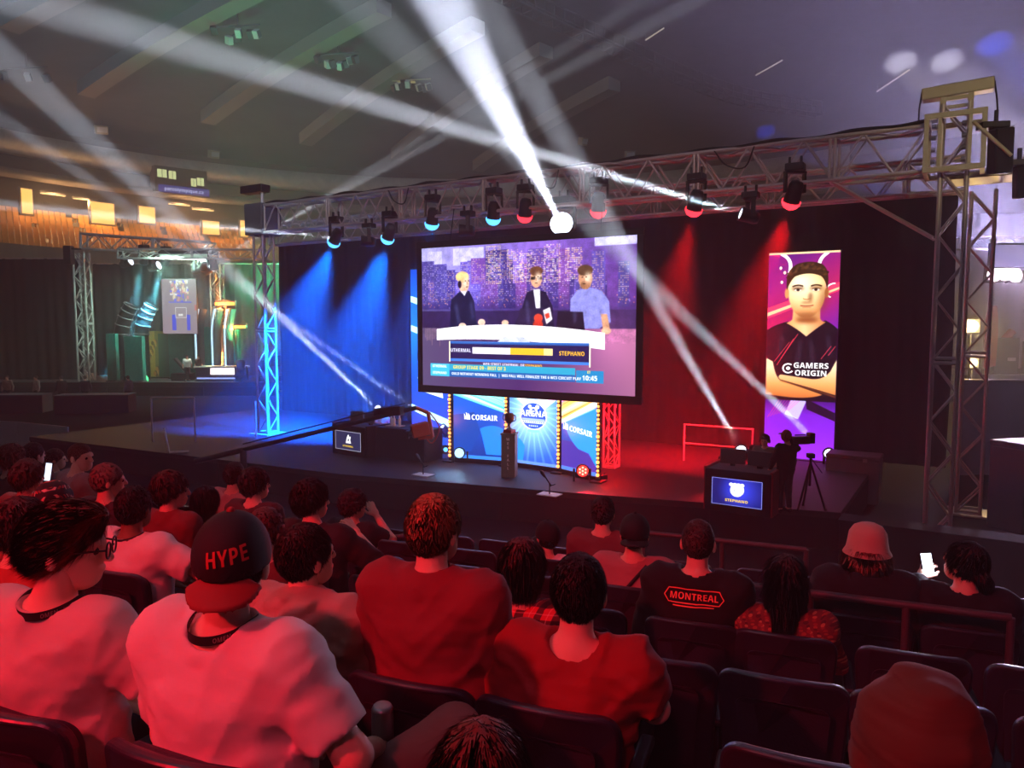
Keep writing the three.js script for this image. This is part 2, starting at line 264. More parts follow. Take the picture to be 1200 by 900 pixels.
{ // right front tower with its sleeve block, chain hoist head and hanging loudspeakers
  const t = tower(-0.5, TZ, 'tall truss tower with a yellowish sleeve block at the right end of the front truss', EYE + 4.35, 0.46, 0.02), y0 = TLOW - 0.02 - 0.02;
  const s = 0.98, sy = THIGH - TLOW + 0.14;
  for (const [i, j] of [[-1, -1], [-1, 1], [1, -1], [1, 1]]) box(t, 'sleeve_post', 0.09, sy, 0.09, i * s / 2, y0 + sy / 2, j * s / 2, M.aluWarm, 0.012);
  for (const k of [0, 1]) for (const j of [-1, 1]) { box(t, 'sleeve_beam', s + 0.1, 0.11, 0.09, 0, y0 + k * sy, j * s / 2, M.aluWarm, 0.012); box(t, 'sleeve_beam', 0.09, 0.11, s - 0.06, j * s / 2, y0 + k * sy, 0, M.aluWarm, 0.012); }
  for (const i of [-0.26, 0.26]) { box(t, 'sleeve_post', 0.07, sy - 0.1, 0.06, i, y0 + sy / 2, s / 2 + 0.01, M.aluWarm, 0.01); for (let q = 0; q < 4; q++) { const o = tube(t, 'guide_wheel', v3(i - 0.14, y0 + 0.16 + q * 0.23, s / 2 - 0.03), v3(i - 0.06, y0 + 0.16 + q * 0.23, s / 2 - 0.03), 0.05, M.steel, true); } }
  tube(t, 'corner_strut', v3(0.3, y0 + sy - 0.2, s / 2 + 0.06), v3(0.95, y0 + 0.12, s / 2 + 0.06), 0.035, M.aluWarm);
  box(t, 'head_beam', 1.25, 0.24, 0.34, 0, H4(), 0, M.aluWarm, 0.03, [0, 0, 0.04]); function H4() { return EYE + 4.62; }
  for (const i of [-0.24, 0.24]) box(t, 'head_post', 0.1, 0.4, 0.3, i, EYE + 4.35, 0, M.aluWarm, 0.01);
  for (const q of [EYE + 4.28, EYE + 4.45]) box(t, 'head_rung', 0.4, 0.07, 0.1, 0, q, 0.1, M.aluWarm, 0.01);
  mesh('chain', pipe([v3(-0.62, EYE + 4.65, 0.1), v3(-0.66, EYE + 4.3, 0.1), v3(-0.66, y0 + sy, 0.1)], 0.018, 12, 6), M.cable, t);
  mesh('chain', pipe([v3(0.62, EYE + 4.68, 0.1), v3(0.68, EYE + 4.3, 0.12), v3(0.72, EYE + 3.6, 0.2)], 0.018, 12, 6), M.cable, t);
  // corner brace down to the tower
  for (const q of [-0.25, 0.25]) tube(t, 'knee_brace', v3(-2.25, TLOW - 0.05, q), v3(-0.3, TLOW - 1.35, q), 0.03, M.alu);
  // platform behind the sleeve
  box(t, 'platform', 1.6, 0.1, 1.0, 0.75, y0 - 0.05, -0.75, M.aluWarm, 0.01);
  for (const [x, y, z, ry, h] of [[0.77, EYE + 3.3, 0.3, 0.4, 0.85], [1.2, EYE + 2.75, -0.2, 0.2, 0.62]]) {
    const sp = thing('hanging_loudspeaker', h > 0.7 ? 'black loudspeaker clamped to the tower sleeve block' : 'smaller black loudspeaker hanging out beyond the tower', 'loudspeaker', STAGE.at(-0.5 + x, y, TZ + z), STAGE.turn + ry);
    box(sp, 'cabinet', 0.34, h, 0.36, 0, 0, 0, M.black, 0.04, [0.12, 0, 0.06]); box(sp, 'grille', 0.3, h - 0.08, 0.02, 0, 0, 0.19, M.blackSoft, 0, [0.12, 0, 0.06]); box(sp, 'bracket', 0.5, 0.12, 0.3, -0.15, h / 2 + 0.06, 0, M.black, 0.02); tube(sp, 'clamp', v3(-0.1, h / 2, 0), v3(-0.1, h / 2 + 0.35, 0), 0.04, M.black);
  }
  tower(0.04, -21.4, 'thinner truss tower standing behind the right stage tower', EYE + 3.1, 0.5, 0.02);
  const l = tower(TL, TZ, 'tall truss tower at the blue left end of the stage', THIGH, 0.46, DECK);
  box(l, 'sleeve_block', 0.86, 1.05, 0.86, 0, (TLOW + THIGH) / 2 - DECK, 0, M.grey, 0.03);
  box(l, 'head_motor', 1.1, 0.26, 0.4, -0.35, THIGH - DECK + 0.62, 0, M.black, 0.03); tube(l, 'head_post', v3(0, THIGH - DECK, 0), v3(0, THIGH - DECK + 0.55, 0), 0.06, M.alu);
}
{ const p = STAGE.px(716, 560, -18.6), t = thing('short_truss_post', 'short upright truss lit red beside the right video wall', 'truss post', STAGE.at(p.x, DECK, -18.6), STAGE.turn); trussParts(t, v3(0, 0, 0), v3(0, 2.35, 0), 0.32, 0.32, 0.42, M.alu, 0.028, 0.014, 7, v3(1, 0, 0)); }

// ------------------------------------------------------------------ lamps
const lensGeo = new THREE.CircleGeometry(1, 24), headGeo = lathe([[0.001, -0.2], [0.11, -0.19], [0.145, -0.1], [0.15, 0.05], [0.165, 0.2], [0.165, 0.24], [0.14, 0.24], [0.135, 0.2], [0.001, 0.2]]);
const domeGeo = new THREE.SphereGeometry(1, 24, 8, 0, Math.PI * 2, 0, Math.PI / 2).rotateX(Math.PI / 2).scale(1, 1, 0.95);
function yokeLamp(name, label, group, p, target, opt) {        // p: lens centre in the world; the fixture hangs (or stands) on a base
  const { domed = false, color = 0xffffff, power = 0, angle = 0.02, penumbra = 0.25, size = 1, floor = false, glowK = 3, glowColor, lens = 0.12, soft = 3 } = opt;
  const t = thing(name, label, 'stage lamp', p, STAGE.turn, group), dirW = target.clone().sub(p).normalize();
  const inv = new THREE.Quaternion().setFromEuler(t.rotation).invert(), dir = dirW.clone().applyQuaternion(inv);
  const piv = dir.clone().multiplyScalar(-0.24 * size), sgn = floor ? -1 : 1;
  const head = mesh('head', headGeo, M.black, t, piv.toArray()); head.scale.setScalar(size); head.quaternion.setFromUnitVectors(UPY, dir);
  const face = mesh('lens', domed ? domeGeo : lensGeo, glow(glowColor ?? color, glowK), head, [0, lens > 0.14 && !domed ? 0.246 : 0.215, 0], [-Math.PI / 2, 0, 0]); face.scale.setScalar(lens);
  const pl = Math.hypot(dir.x, dir.z) || 1, px_ = pl < 0.05 ? 1 : -dir.z / pl, pz_ = pl < 0.05 ? 0 : dir.x / pl, ry = Math.atan2(-pz_, px_);      // the yoke stands across the beam
  for (const i of [-1, 1]) box(t, 'yoke_arm', 0.05 * size, 0.4 * size, 0.1 * size, piv.x + i * 0.2 * size * px_, piv.y + sgn * 0.16 * size, piv.z + i * 0.2 * size * pz_, M.black, 0.015, [0, ry, 0]);
  box(t, 'yoke_bridge', 0.45 * size, 0.05 * size, 0.12 * size, piv.x, piv.y + sgn * 0.36 * size, piv.z, M.black, 0.015, [0, ry, 0]);
  box(t, 'base', 0.36 * size, 0.15 * size, 0.28 * size, piv.x, piv.y + sgn * 0.46 * size, piv.z, M.black, 0.03);
  if (!floor) for (const i of [-1, 1]) box(t, 'clamp', 0.05, 0.16, 0.06, piv.x + i * 0.12, piv.y + 0.6 * size, piv.z, M.black, 0.01);
  if (power) { const l = new THREE.SpotLight(color, power, 0, angle, penumbra); l.position.copy(p).addScaledVector(dirW, domed ? 0.2 : 0.06); l.target.position.copy(target); l.target.updateMatrixWorld(); l.shadow.radius = soft; l.castShadow = true; scene.add(l); l.name = 'lamp_beam'; }
  return t;
}
const onTruss = (px, py, z = TZ + 0.15) => { const q = STAGE.px(px, py, z); return STAGE.at(q.x, q.y, q.z); };
// beams: [lens pixel, plane, target pixel, target depth, ...]
const beams = [
  ['blinding white beam lamp above the big screen', onTruss(658, 262), onDepth(520, 0, 10.5), { power: LEVEL.beam * 1.35, angle: 0.046, penumbra: 0.5, glowK: 5, size: 1.5, lens: 0.2, color: 0xdfe8ff }],
  ['white beam lamp between the two right red lamps', onTruss(867, 250, TZ + 0.75), onDepth(250, 66, 17), { power: LEVEL.beam * 1.0, angle: 0.033, penumbra: 0.5, glowK: 3.5, color: 0xe6f0ff }],
  ['white beam lamp among the blue lamps on the left of the truss', onTruss(423, 282, TZ + 0.75), onDepth(0, 240, 21), { power: LEVEL.beam * 1.2, angle: 0.018, penumbra: 0.4, glowK: 3.5, color: 0xe6f0ff }],
  ['dim beam lamp hanging just left of the big screen', onTruss(538, 270, TZ + 0.75), onDepth(300, 263, 21), { power: LEVEL.beam * 0.12, angle: 0.012, glowK: 2, color: 0xe6f0ff }],
];
for (const [label, p, q, o] of beams) yokeLamp('beam_lamp', label, undefined, p, q, o);
{
  const onDeck = (px, py, lift = 0.35) => onHeight(px, py, DECK + lift);
  const floorBeams = [
    ['floor beam lamp beside the player banner pointing up', STAGE.at(STAGE.px(970, 549, -21.9).x, DECK + 0.35, -21.9), onDepth(640, 214, 12.5), { power: LEVEL.beam * 0.9, angle: 0.017 }],
    ['floor beam lamp hidden behind the right player booth', onDeck(868, 527, 0.8), onDepth(565, 0, 9), { power: LEVEL.beam * 0.85, angle: 0.018 }],
    ['floor beam lamp hidden behind the left player booth', onDeck(442, 478, 0.6), onDepth(0, 62, 16), { power: LEVEL.beam * 1.1, angle: 0.022 }],
    ['floor beam lamp left of the video wall in blue light', onDeck(517, 501), onDepth(60, 180, 20), { power: LEVEL.beam * 1.0, angle: 0.0145 }],
  ];
  for (const [label, p, q, o] of floorBeams) yokeLamp('floor_beam_lamp', label, undefined, p, q, { ...o, floor: true, glowK: 3.5, color: 0xe4eeff });
}
const BLUE = new THREE.Color().setRGB(0.0, 0.11, 1), RED = new THREE.Color().setRGB(1, 0.005, 0.012);
[[391, 284, 300, 512], [454, 280, 385, 510], [506, 263, 480, 500], [578, 257, 560, 500]].forEach(([x, y, tx, ty], i) => { const z = -19.4, q = STAGE.px(x, y, TZ + 0.2), tp = STAGE.px(tx, ty, -19.2); yokeLamp('wash_lamp', 'blue wash lamp hanging from the front truss', 'blue wash lamps on the truss', STAGE.at(q.x, q.y, q.z), STAGE.at(tp.x, tp.y, tp.z), { color: BLUE, glowColor: new THREE.Color().setRGB(0.08, 0.45, 1), power: LEVEL.wash * [1.7, 1.9, 0.6, 0.25][i], angle: 0.38, penumbra: 0.95, glowK: 3, lens: 0.19, domed: true, size: 1.1, soft: 5 }); });
[[615, 254, 600, 480], [701, 248, 690, 470], [813, 246, 770, 440], [927, 237, 870, 420]].forEach(([x, y, tx, ty], i) => { const q = STAGE.px(x, y, TZ + 0.2), tp = STAGE.px(tx, ty, -19.4); yokeLamp('wash_lamp', 'red wash lamp hanging from the front truss', 'red wash lamps on the truss', STAGE.at(q.x, q.y, q.z), STAGE.at(tp.x, tp.y, tp.z), { color: RED, glowColor: new THREE.Color().setRGB(1, 0.03, 0.05), power: LEVEL.wash * [0.1, 0.1, 0.26, 0.4][i], angle: 0.34, penumbra: 0.9, glowK: 3, lens: 0.19, domed: true, size: 1.1, soft: 5 }); });
{ // small floor lamps
  const p1 = onHeight(683, 552, DECK + 0.3), r = yokeLamp('floor_wash_lamp', 'round red floor lamp in front of the right video wall', undefined, p1, v3(1.5, 2.6, -3), { color: RED, power: 90, angle: 0.5, penumbra: 0.8, floor: true, glowColor: new THREE.Color().setRGB(1, 0.04, 0.03), glowK: 2.2, size: 1.0, lens: 0.14 });
  for (let i = 0; i < 7; i++) { const a = i / 6 * Math.PI * 2, d = mesh('led', lensGeo, glow(0xffb090, 3), r.children[0], i < 6 ? [Math.cos(a) * 0.08, 0.22, Math.sin(a) * 0.08] : [0, 0.22, 0], [-Math.PI / 2, 0, 0]); d.scale.setScalar(0.025); }
  yokeLamp('floor_wash_lamp', 'pale blue floor lamp at the foot of the left bulb strip', undefined, onHeight(538, 531, DECK + 0.3), v3(-3, 3, -3), { color: 0x9fd4ff, power: 8, angle: 0.5, penumbra: 0.8, floor: true, glowK: 2.5, lens: 0.13 });
  yokeLamp('floor_wash_lamp', 'small blue floor lamp left of the bulb strip', undefined, onHeight(522, 527, DECK + 0.3), v3(-5, 3, -3), { color: 0x5fb4ff, power: 5, angle: 0.5, penumbra: 0.8, floor: true, glowK: 2.5, lens: 0.08, size: 0.8 });
  yokeLamp('floor_wash_lamp', 'small red floor lamp behind the right player booth', undefined, onHeight(851, 537, DECK + 0.5), v3(0, 3.5, -3), { color: RED, power: 60, angle: 0.5, penumbra: 0.8, floor: true, glowColor: new THREE.Color().setRGB(1, 0.08, 0.02), glowK: 2, lens: 0.12, size: 0.9 });
}

// ------------------------------------------------------------------ pictures on the video walls
const text = (c, s, x, y, size, color, align = 'center', font = 'bold', face = 'sans-serif') => { c.font = `${font} ${size}px ${face}`; c.fillStyle = color; c.textAlign = align; c.textBaseline = 'middle'; c.fillText(s, x, y); };
const blob = (c, x, y, rx, ry, color, rot = 0) => { c.fillStyle = color; c.beginPath(); c.ellipse(x, y, rx, ry, rot, 0, Math.PI * 2); c.fill(); };
const poly = (c, pts, color) => { c.fillStyle = color; c.beginPath(); pts.forEach(([x, y], i) => i ? c.lineTo(x, y) : c.moveTo(x, y)); c.closePath(); c.fill(); };
const screenArt = canvas(1280, 744, (c, w, h) => {
  let g = c.createLinearGradient(0, 0, w, h * 0.5); g.addColorStop(0, '#a9a6dc'); g.addColorStop(0.45, '#7b63c4'); g.addColorStop(1, '#5a2f86'); c.fillStyle = g; c.fillRect(0, 0, w, h);
  c.fillStyle = '#c3bdf0'; c.fillRect(40, 20, 100, 70); c.fillRect(215, 10, 200, 90); c.fillRect(1060, 0, 220, 40);
  let k = 3; const q = () => { k = (k * 16807) % 2147483647; return k / 2147483647; };
  for (let i = 0; i < 34; i++) {
    const x = q() * w, bw = 50 + q() * 90, top = 20 + q() * 190, warm = q() > 0.62; c.fillStyle = ['#4a3f92', '#3b2f7c', '#5d4aa6', '#6b3f94'][i % 4]; c.fillRect(x, top, bw, 330 - top);
    for (let yy = top + 6; yy < 300; yy += 10) for (let xx = x + 4; xx < x + bw - 6; xx += 9) if (q() > 0.5) { c.fillStyle = warm ? ['#ffd7a0', '#ffb87a', '#ffe9d0'][Math.floor(q() * 3)] : ['#b6a6ee', '#8f86d8', '#efe0f0'][Math.floor(q() * 3)]; c.fillRect(xx, yy, 6, 3); }
  }
  for (let i = 0; i < 5; i++) { const x = [430, 560, 640, 780, 900][i]; for (let yy = 10 + (i * 23) % 60; yy < 200; yy += 9) for (let xx = 0; xx < 90; xx += 12) if (q() > 0.25) { c.fillStyle = ['#ffd9a6', '#ffc690', '#d8a8d8', '#fff0dc'][Math.floor(q() * 4)]; c.fillRect(x + xx, yy, 4 + q() * 9, 4); } }
  g = c.createLinearGradient(0, 250, 0, 380); g.addColorStop(0, 'rgba(40,30,100,0)'); g.addColorStop(1, '#241a52'); c.fillStyle = g; c.fillRect(0, 250, w, 130);
  for (let i = 0; i < 130; i++) { c.fillStyle = ['#ffb070', '#ff8a5a', '#b9a6ff'][i % 3]; c.fillRect(q() * w, 262 + q() * 60, 5, 4); }
  g = c.createLinearGradient(0, 0, w, 0); g.addColorStop(0, '#55476f'); g.addColorStop(0.5, '#4a2a66'); g.addColorStop(1, '#9a5f86'); c.fillStyle = g; c.fillRect(0, 350, w, h - 350);
  for (let i = 0; i < 12; i++) { c.fillStyle = 'rgba(240,190,160,.35)'; c.fillRect(20 + i * 9, 380 + q() * 60, 4, 90); }
  c.fillStyle = '#2a1c4c'; c.fillRect(0, 340, w, 90); c.globalCompositeOperation = 'lighter'; for (const [x, y, r, col] of [[300, 200, 330, 'rgba(60,60,150,.45)'], [760, 120, 360, 'rgba(120,60,110,.4)'], [1150, 480, 420, 'rgba(130,70,90,.45)']]) { const q2 = c.createRadialGradient(x, y, 10, x, y, r); q2.addColorStop(0, col); q2.addColorStop(1, 'rgba(0,0,0,0)'); c.fillStyle = q2; c.fillRect(0, 0, w, h); } c.globalCompositeOperation = 'source-over';
  c.filter = 'blur(1.6px)'; c.drawImage(c.canvas, 0, 0); c.filter = 'none';
  // the three hosts behind the desk
  c.filter = 'blur(2px)';
  poly(c, [[190, 430], [200, 280], [260, 235], [320, 235], [352, 290], [366, 400], [400, 430]], '#10143a'); blob(c, 285, 195, 36, 50, '#e8b79a'); blob(c, 275, 160, 44, 28, '#f0cf8c'); poly(c, [[262, 235], [290, 262], [305, 235]], '#e9e6f2'); blob(c, 258, 200, 12, 20, '#181430'); blob(c, 275, 420, 26, 18, '#f2cdb8'); blob(c, 400, 400, 24, 18, '#f2cdb8');
  poly(c, [[600, 430], [650, 330], [680, 250], [730, 236], [790, 250], [830, 320], [840, 430]], '#1a1433'); blob(c, 735, 182, 34, 46, '#e2a684'); blob(c, 735, 146, 38, 24, '#6b3f2a'); c.fillStyle = '#1a1010'; c.fillRect(704, 174, 28, 14); c.fillRect(740, 174, 28, 14); poly(c, [[718, 236], [735, 340], [760, 340], [758, 236]], '#f2eef6'); blob(c, 548, 402, 22, 15, '#eac0a6');
  poly(c, [[930, 430], [930, 290], [970, 245], [1030, 232], [1100, 250], [1140, 300], [1150, 400], [1120, 410], [1090, 430]], '#8f8fe0'); blob(c, 1012, 190, 38, 50, '#cf9473'); blob(c, 1010, 152, 42, 26, '#5a3a26'); blob(c, 1012, 222, 26, 20, '#a8704f'); poly(c, [[1096, 360], [1130, 360], [1146, 430], [1110, 440]], '#d79b7a'); blob(c, 1126, 440, 26, 16, '#e8b394');
  poly(c, [[640, 330], [790, 330], [800, 420], [620, 420]], '#281c40'); poly(c, [[860, 345], [1000, 350], [1012, 445], [850, 440]], '#1c1228'); blob(c, 748, 378, 26, 22, '#d8402c'); blob(c, 746, 412, 30, 28, '#c83424'); poly(c, [[775, 340], [815, 325], [830, 385], [795, 410]], '#f4e8ee'); poly(c, [[785, 360], [810, 352], [815, 375], [795, 385]], '#d8402c');
  c.filter = 'blur(9px)'; for (const [x, y] of [[300, 190], [745, 178], [1026, 186]]) { c.fillStyle = 'rgba(255,236,214,.8)'; c.beginPath(); c.ellipse(x, y, 16, 26, 0, 0, 7); c.fill(); } c.strokeStyle = 'rgba(120,120,190,.6)'; c.lineWidth = 10; for (const [x0, y0, x1, y1] of [[230, 300, 250, 400], [330, 290, 345, 380], [680, 290, 690, 400], [1080, 290, 1100, 370], [960, 290, 955, 400]]) { c.beginPath(); c.moveTo(x0, y0); c.lineTo(x1, y1); c.stroke(); } c.filter = 'blur(1px)'; for (const [x, y, d] of [[300, 190, 6], [735, 182, 0], [1008, 192, -2]]) { c.fillStyle = '#3a2018'; c.fillRect(x - 14 + d, y - 10, 9, 4); c.fillRect(x + 6 + d, y - 10, 9, 4); c.fillRect(x - 8 + d, y + 22, 16, 3); c.fillStyle = '#b87858'; c.fillRect(x - 2 + d, y - 4, 4, 16); } c.filter = 'none';
  // desk
  c.fillStyle = '#fdfaff'; c.beginPath(); c.moveTo(100, 436); c.quadraticCurveTo(560, 380, 1120, 450); c.lineTo(1120, 530); c.quadraticCurveTo(560, 470, 100, 496); c.closePath(); c.fill();
  c.fillStyle = '#241b50'; c.fillRect(190, 500, 850, 106); g = c.createLinearGradient(0, 490, 0, 520); g.addColorStop(0, '#4da0ff'); g.addColorStop(1, '#16357f'); c.fillStyle = g; c.fillRect(190, 500, 850, 14); c.fillStyle = '#3f7fe0'; c.fillRect(190, 592, 850, 14); poly(c, [[500, 500], [540, 474], [660, 474], [700, 500]], '#cfd6ee');
  c.fillStyle = '#fdf6d8'; c.fillRect(184, 500, 8, 110); c.fillRect(1036, 500, 8, 116);
  c.fillStyle = '#f6f4ff'; c.fillRect(340, 530, 240, 34); c.fillStyle = '#ffc22c'; c.fillRect(580, 530, 200, 34); c.fillStyle = '#ffe69a'; c.fillRect(780, 530, 52, 34);
  text(c, 'UTHERMAL', 262, 548, 26, '#e6e8ff'); text(c, 'STEPHANO', 940, 552, 28, '#ffc22c');
  text(c, 'WEB STREET UTHERMAL OR ', 540, 616, 20, '#eee9ff'); text(c, 'STEPHANO', 720, 617, 20, '#ffc22c');
  c.fillStyle = '#2aa4cc'; c.fillRect(55, 622, 905, 34); c.fillStyle = '#1b5fae'; c.fillRect(55, 656, 905, 34); c.fillStyle = '#1f86c4'; c.fillRect(965, 632, 150, 60); c.fillStyle = '#3cc0e8'; c.fillRect(55, 622, 130, 68);
  text(c, 'UTHERMAL', 118, 636, 19, '#ffffff'); text(c, 'STEPHANO', 118, 672, 19, '#ffffff'); text(c, 'GROUP STAGE D9 - BEST OF 3', 210, 638, 25, '#ffe14a', 'left'); text(c, 'OULD WITHOUT WINNING FALL  |  WES FALL WILL FINALIZE THE 6 WCS CIRCUIT PLAY', 200, 673, 19.5, '#ffffff', 'left'); text(c, '10:45', 1040, 668, 34, '#ffffff'); text(c, 'ET', 1035, 640, 17, '#ffe14a');
  const id = c.getImageData(0, 0, w, 500), dt = id.data; for (let y = 0; y < 500; y++) for (let x = 0; x < w; x++) { const m = 1 + 0.16 * noise(x * 0.03, y * 0.03, 4) + 0.1 * noise(x * 0.11, y * 0.11, 9), o = (y * w + x) * 4; for (let e = 0; e < 3; e++) dt[o + e] = Math.min(255, dt[o + e] * m); } c.putImageData(id, 0, 0);
});
const bannerArt = canvas(512, 1760, (c, w, h) => {
  let g = c.createLinearGradient(0, 0, w, h * 0.4); g.addColorStop(0, '#3c1478'); g.addColorStop(0.3, '#8a1c7c'); g.addColorStop(0.6, '#b81e5c'); g.addColorStop(1, '#6a20b0'); c.fillStyle = g; c.fillRect(0, 0, w, h);
  poly(c, [[0, 470], [w, 260], [w, 330], [0, 560]], '#ff3f6a'); poly(c, [[0, 510], [w, 300], [w, 318], [0, 540]], '#ffd0a0'); c.strokeStyle = '#fff4f6'; c.lineWidth = 26; c.beginPath(); c.moveTo(90, 10); c.quadraticCurveTo(190, 60, 150, 190); c.stroke(); c.beginPath(); c.moveTo(430, 10); c.quadraticCurveTo(330, 80, 390, 190); c.stroke(); c.lineWidth = 12; c.beginPath(); c.arc(480, 330, 60, 2, 4.8); c.stroke(); for (const [x, y] of [[90, 130], [100, 250], [120, 170]]) blob(c, x, y, 10, 14, '#fff0d8');
  c.fillStyle = '#ffd9a8'; c.fillRect(0, 0, w, 16);
  // lower part behind the folded arms
  g = c.createLinearGradient(0, 1180, 0, h); g.addColorStop(0, '#2a0a4a'); g.addColorStop(0.35, '#7a22d0'); g.addColorStop(1, '#a030ff'); c.fillStyle = g; c.fillRect(0, 1180, w, h - 1180); c.filter = 'blur(2px)';
  poly(c, [[200, 1230], [310, 1250], [250, 1420], [150, 1380]], '#c8b8ff'); poly(c, [[300, 1240], [w, 1350], [w, 1420], [310, 1330]], '#1a0a2a'); for (let i = 0; i < 8; i++) { c.strokeStyle = '#ff5a8a'; c.lineWidth = 3; c.beginPath(); c.moveTo(20 + i * 22, 1420 - i * 10); c.lineTo(110 + i * 22, 1250); c.stroke(); }
  // shirt
  c.filter = 'blur(2px)'; c.fillStyle = '#120b18'; c.beginPath(); c.moveTo(0, 660); c.quadraticCurveTo(50, 615, 150, 585); c.lineTo(290, 700); c.lineTo(420, 575); c.quadraticCurveTo(470, 600, w, 650); c.lineTo(w, 1260); c.lineTo(0, 1260); c.fill();
  c.filter = 'blur(14px)'; c.strokeStyle = '#3a2c44'; c.lineWidth = 16; for (const [x0, y0, x1, y1] of [[250, 740, 230, 980], [320, 740, 350, 960], [120, 700, 90, 900], [440, 700, 470, 880]]) { c.beginPath(); c.moveTo(x0, y0); c.lineTo(x1, y1); c.stroke(); }
  c.filter = 'blur(1.5px)'; c.strokeStyle = '#e2364c'; c.lineWidth = 5; for (const [a, b, x2, y2] of [[60, 930, 170, 760], [80, 960, 200, 730], [110, 900, 230, 690], [400, 900, 470, 790], [450, 870, 500, 790]]) { c.beginPath(); c.moveTo(a, b); c.lineTo(x2, y2); c.stroke(); }
  // neck
  c.filter = 'blur(3px)'; g = c.createLinearGradient(140, 0, 440, 0); g.addColorStop(0, '#f6a860'); g.addColorStop(0.45, '#ffd49a'); g.addColorStop(1, '#c8743c'); c.fillStyle = g; c.beginPath(); c.moveTo(190, 470); c.lineTo(186, 566); c.quadraticCurveTo(170, 590, 140, 596); c.quadraticCurveTo(230, 650, 290, 712); c.quadraticCurveTo(350, 650, 430, 588); c.quadraticCurveTo(396, 590, 386, 560); c.lineTo(384, 470); c.fill();
  c.filter = 'blur(16px)'; c.fillStyle = '#9a4c22'; c.beginPath(); c.ellipse(290, 572, 84, 26, 0, 0, 7); c.fill();
  // head: skull and jaw
  c.filter = 'blur(3px)'; g = c.createRadialGradient(235, 260, 30, 280, 320, 250); g.addColorStop(0, '#fff6d8'); g.addColorStop(0.4, '#ffe0a4'); g.addColorStop(0.75, '#eda868'); g.addColorStop(1, '#a85c30'); c.fillStyle = g; c.beginPath(); c.moveTo(146, 300); c.quadraticCurveTo(140, 150, 285, 140); c.quadraticCurveTo(424, 150, 420, 300); c.quadraticCurveTo(420, 420, 380, 490); c.quadraticCurveTo(330, 556, 285, 556); c.quadraticCurveTo(230, 552, 190, 490); c.quadraticCurveTo(150, 420, 146, 300); c.fill();
  blob(c, 140, 345, 16, 44, '#e09a5c'); blob(c, 426, 345, 14, 44, '#b86c38');
  c.filter = 'blur(20px)'; c.fillStyle = 'rgba(120,60,30,.55)'; c.beginPath(); c.ellipse(285, 532, 80, 24, 0, 0, 7); c.fill(); c.beginPath(); c.ellipse(404, 400, 24, 110, 0.15, 0, 7); c.fill();
  c.filter = 'blur(10px)'; c.fillStyle = 'rgba(110,50,24,.6)'; for (const q of [-1, 1]) { c.beginPath(); c.ellipse(285 + q * 66, 306, 46, 20, 0, 0, 7); c.fill(); } c.beginPath(); c.ellipse(312, 380, 16, 40, 0, 0, 7); c.fill(); c.beginPath(); c.ellipse(287, 424, 40, 8, 0, 0, 7); c.fill();
  c.filter = 'blur(2px)'; for (const q of [-1, 1]) { c.strokeStyle = '#4a2814'; c.lineWidth = 12; c.beginPath(); c.moveTo(285 + q * 28, 288); c.quadraticCurveTo(285 + q * 66, 268, 285 + q * 106, 290); c.stroke(); blob(c, 285 + q * 64, 318, 28, 12, '#f8e8d6'); blob(c, 285 + q * 64, 317, 12, 12, '#2c1a12'); c.lineWidth = 5; c.beginPath(); c.moveTo(285 + q * 38, 314); c.quadraticCurveTo(285 + q * 66, 300, 285 + q * 94, 314); c.stroke(); }
  c.strokeStyle = '#a8622f'; c.lineWidth = 6; c.beginPath(); c.moveTo(258, 390); c.quadraticCurveTo(285, 408, 314, 390); c.stroke(); c.strokeStyle = '#a04e36'; c.lineWidth = 9; c.beginPath(); c.moveTo(240, 450); c.quadraticCurveTo(288, 460, 336, 448); c.stroke(); c.strokeStyle = '#cf8a5c'; c.lineWidth = 8; c.beginPath(); c.moveTo(256, 466); c.lineTo(318, 466); c.stroke();
  // hair
  c.filter = 'blur(2px)'; c.fillStyle = '#35200f'; c.beginPath(); c.moveTo(140, 320); c.quadraticCurveTo(118, 150, 210, 100); c.quadraticCurveTo(300, 66, 385, 106); c.quadraticCurveTo(452, 160, 428, 320); c.quadraticCurveTo(416, 236, 380, 205); c.quadraticCurveTo(290, 160, 196, 205); c.quadraticCurveTo(160, 240, 140, 320); c.fill(); for (let i = 0; i < 60; i++) { const u = (i * 0.618) % 1, x = 140 + u * 290, y = 178 - 80 * Math.sin(u * 3.14) + (i % 5) * 9; blob(c, x, y, 9 + i % 5, 7 + i % 4, ['#4e2e16', '#28170a', '#5e3a1e'][i % 3]); }
  // folded arms
  c.filter = 'blur(3px)'; g = c.createLinearGradient(0, 980, 0, 1260); g.addColorStop(0, '#ffe2b4'); g.addColorStop(0.5, '#f2a860'); g.addColorStop(1, '#c8602a'); c.fillStyle = g; c.beginPath(); c.moveTo(0, 900); c.lineTo(50, 930); c.quadraticCurveTo(70, 1060, 110, 1090); c.lineTo(420, 1200); c.quadraticCurveTo(300, 1262, 0, 1215); c.fill(); c.beginPath(); c.moveTo(w, 900); c.lineTo(470, 1000); c.quadraticCurveTo(420, 1080, 330, 1070); c.lineTo(110, 1040); c.quadraticCurveTo(80, 1060, 110, 1085); c.lineTo(380, 1160); c.lineTo(w, 1200); c.fill(); c.filter = 'blur(6px)'; c.strokeStyle = '#a04a20'; c.lineWidth = 9; c.beginPath(); c.moveTo(110, 1092); c.lineTo(400, 1176); c.lineTo(w, 1216); c.stroke();
  c.filter = 'none'; c.strokeStyle = '#ffffff'; c.lineWidth = 12; c.beginPath(); c.arc(165, 985, 38, 0.6, 5.4); c.stroke(); blob(c, 165, 985, 15, 15, '#ffffff'); text(c, 'GAMERS', 330, 958, 64, '#ffffff'); text(c, 'ORIGIN', 330, 1022, 64, '#ffffff');
});
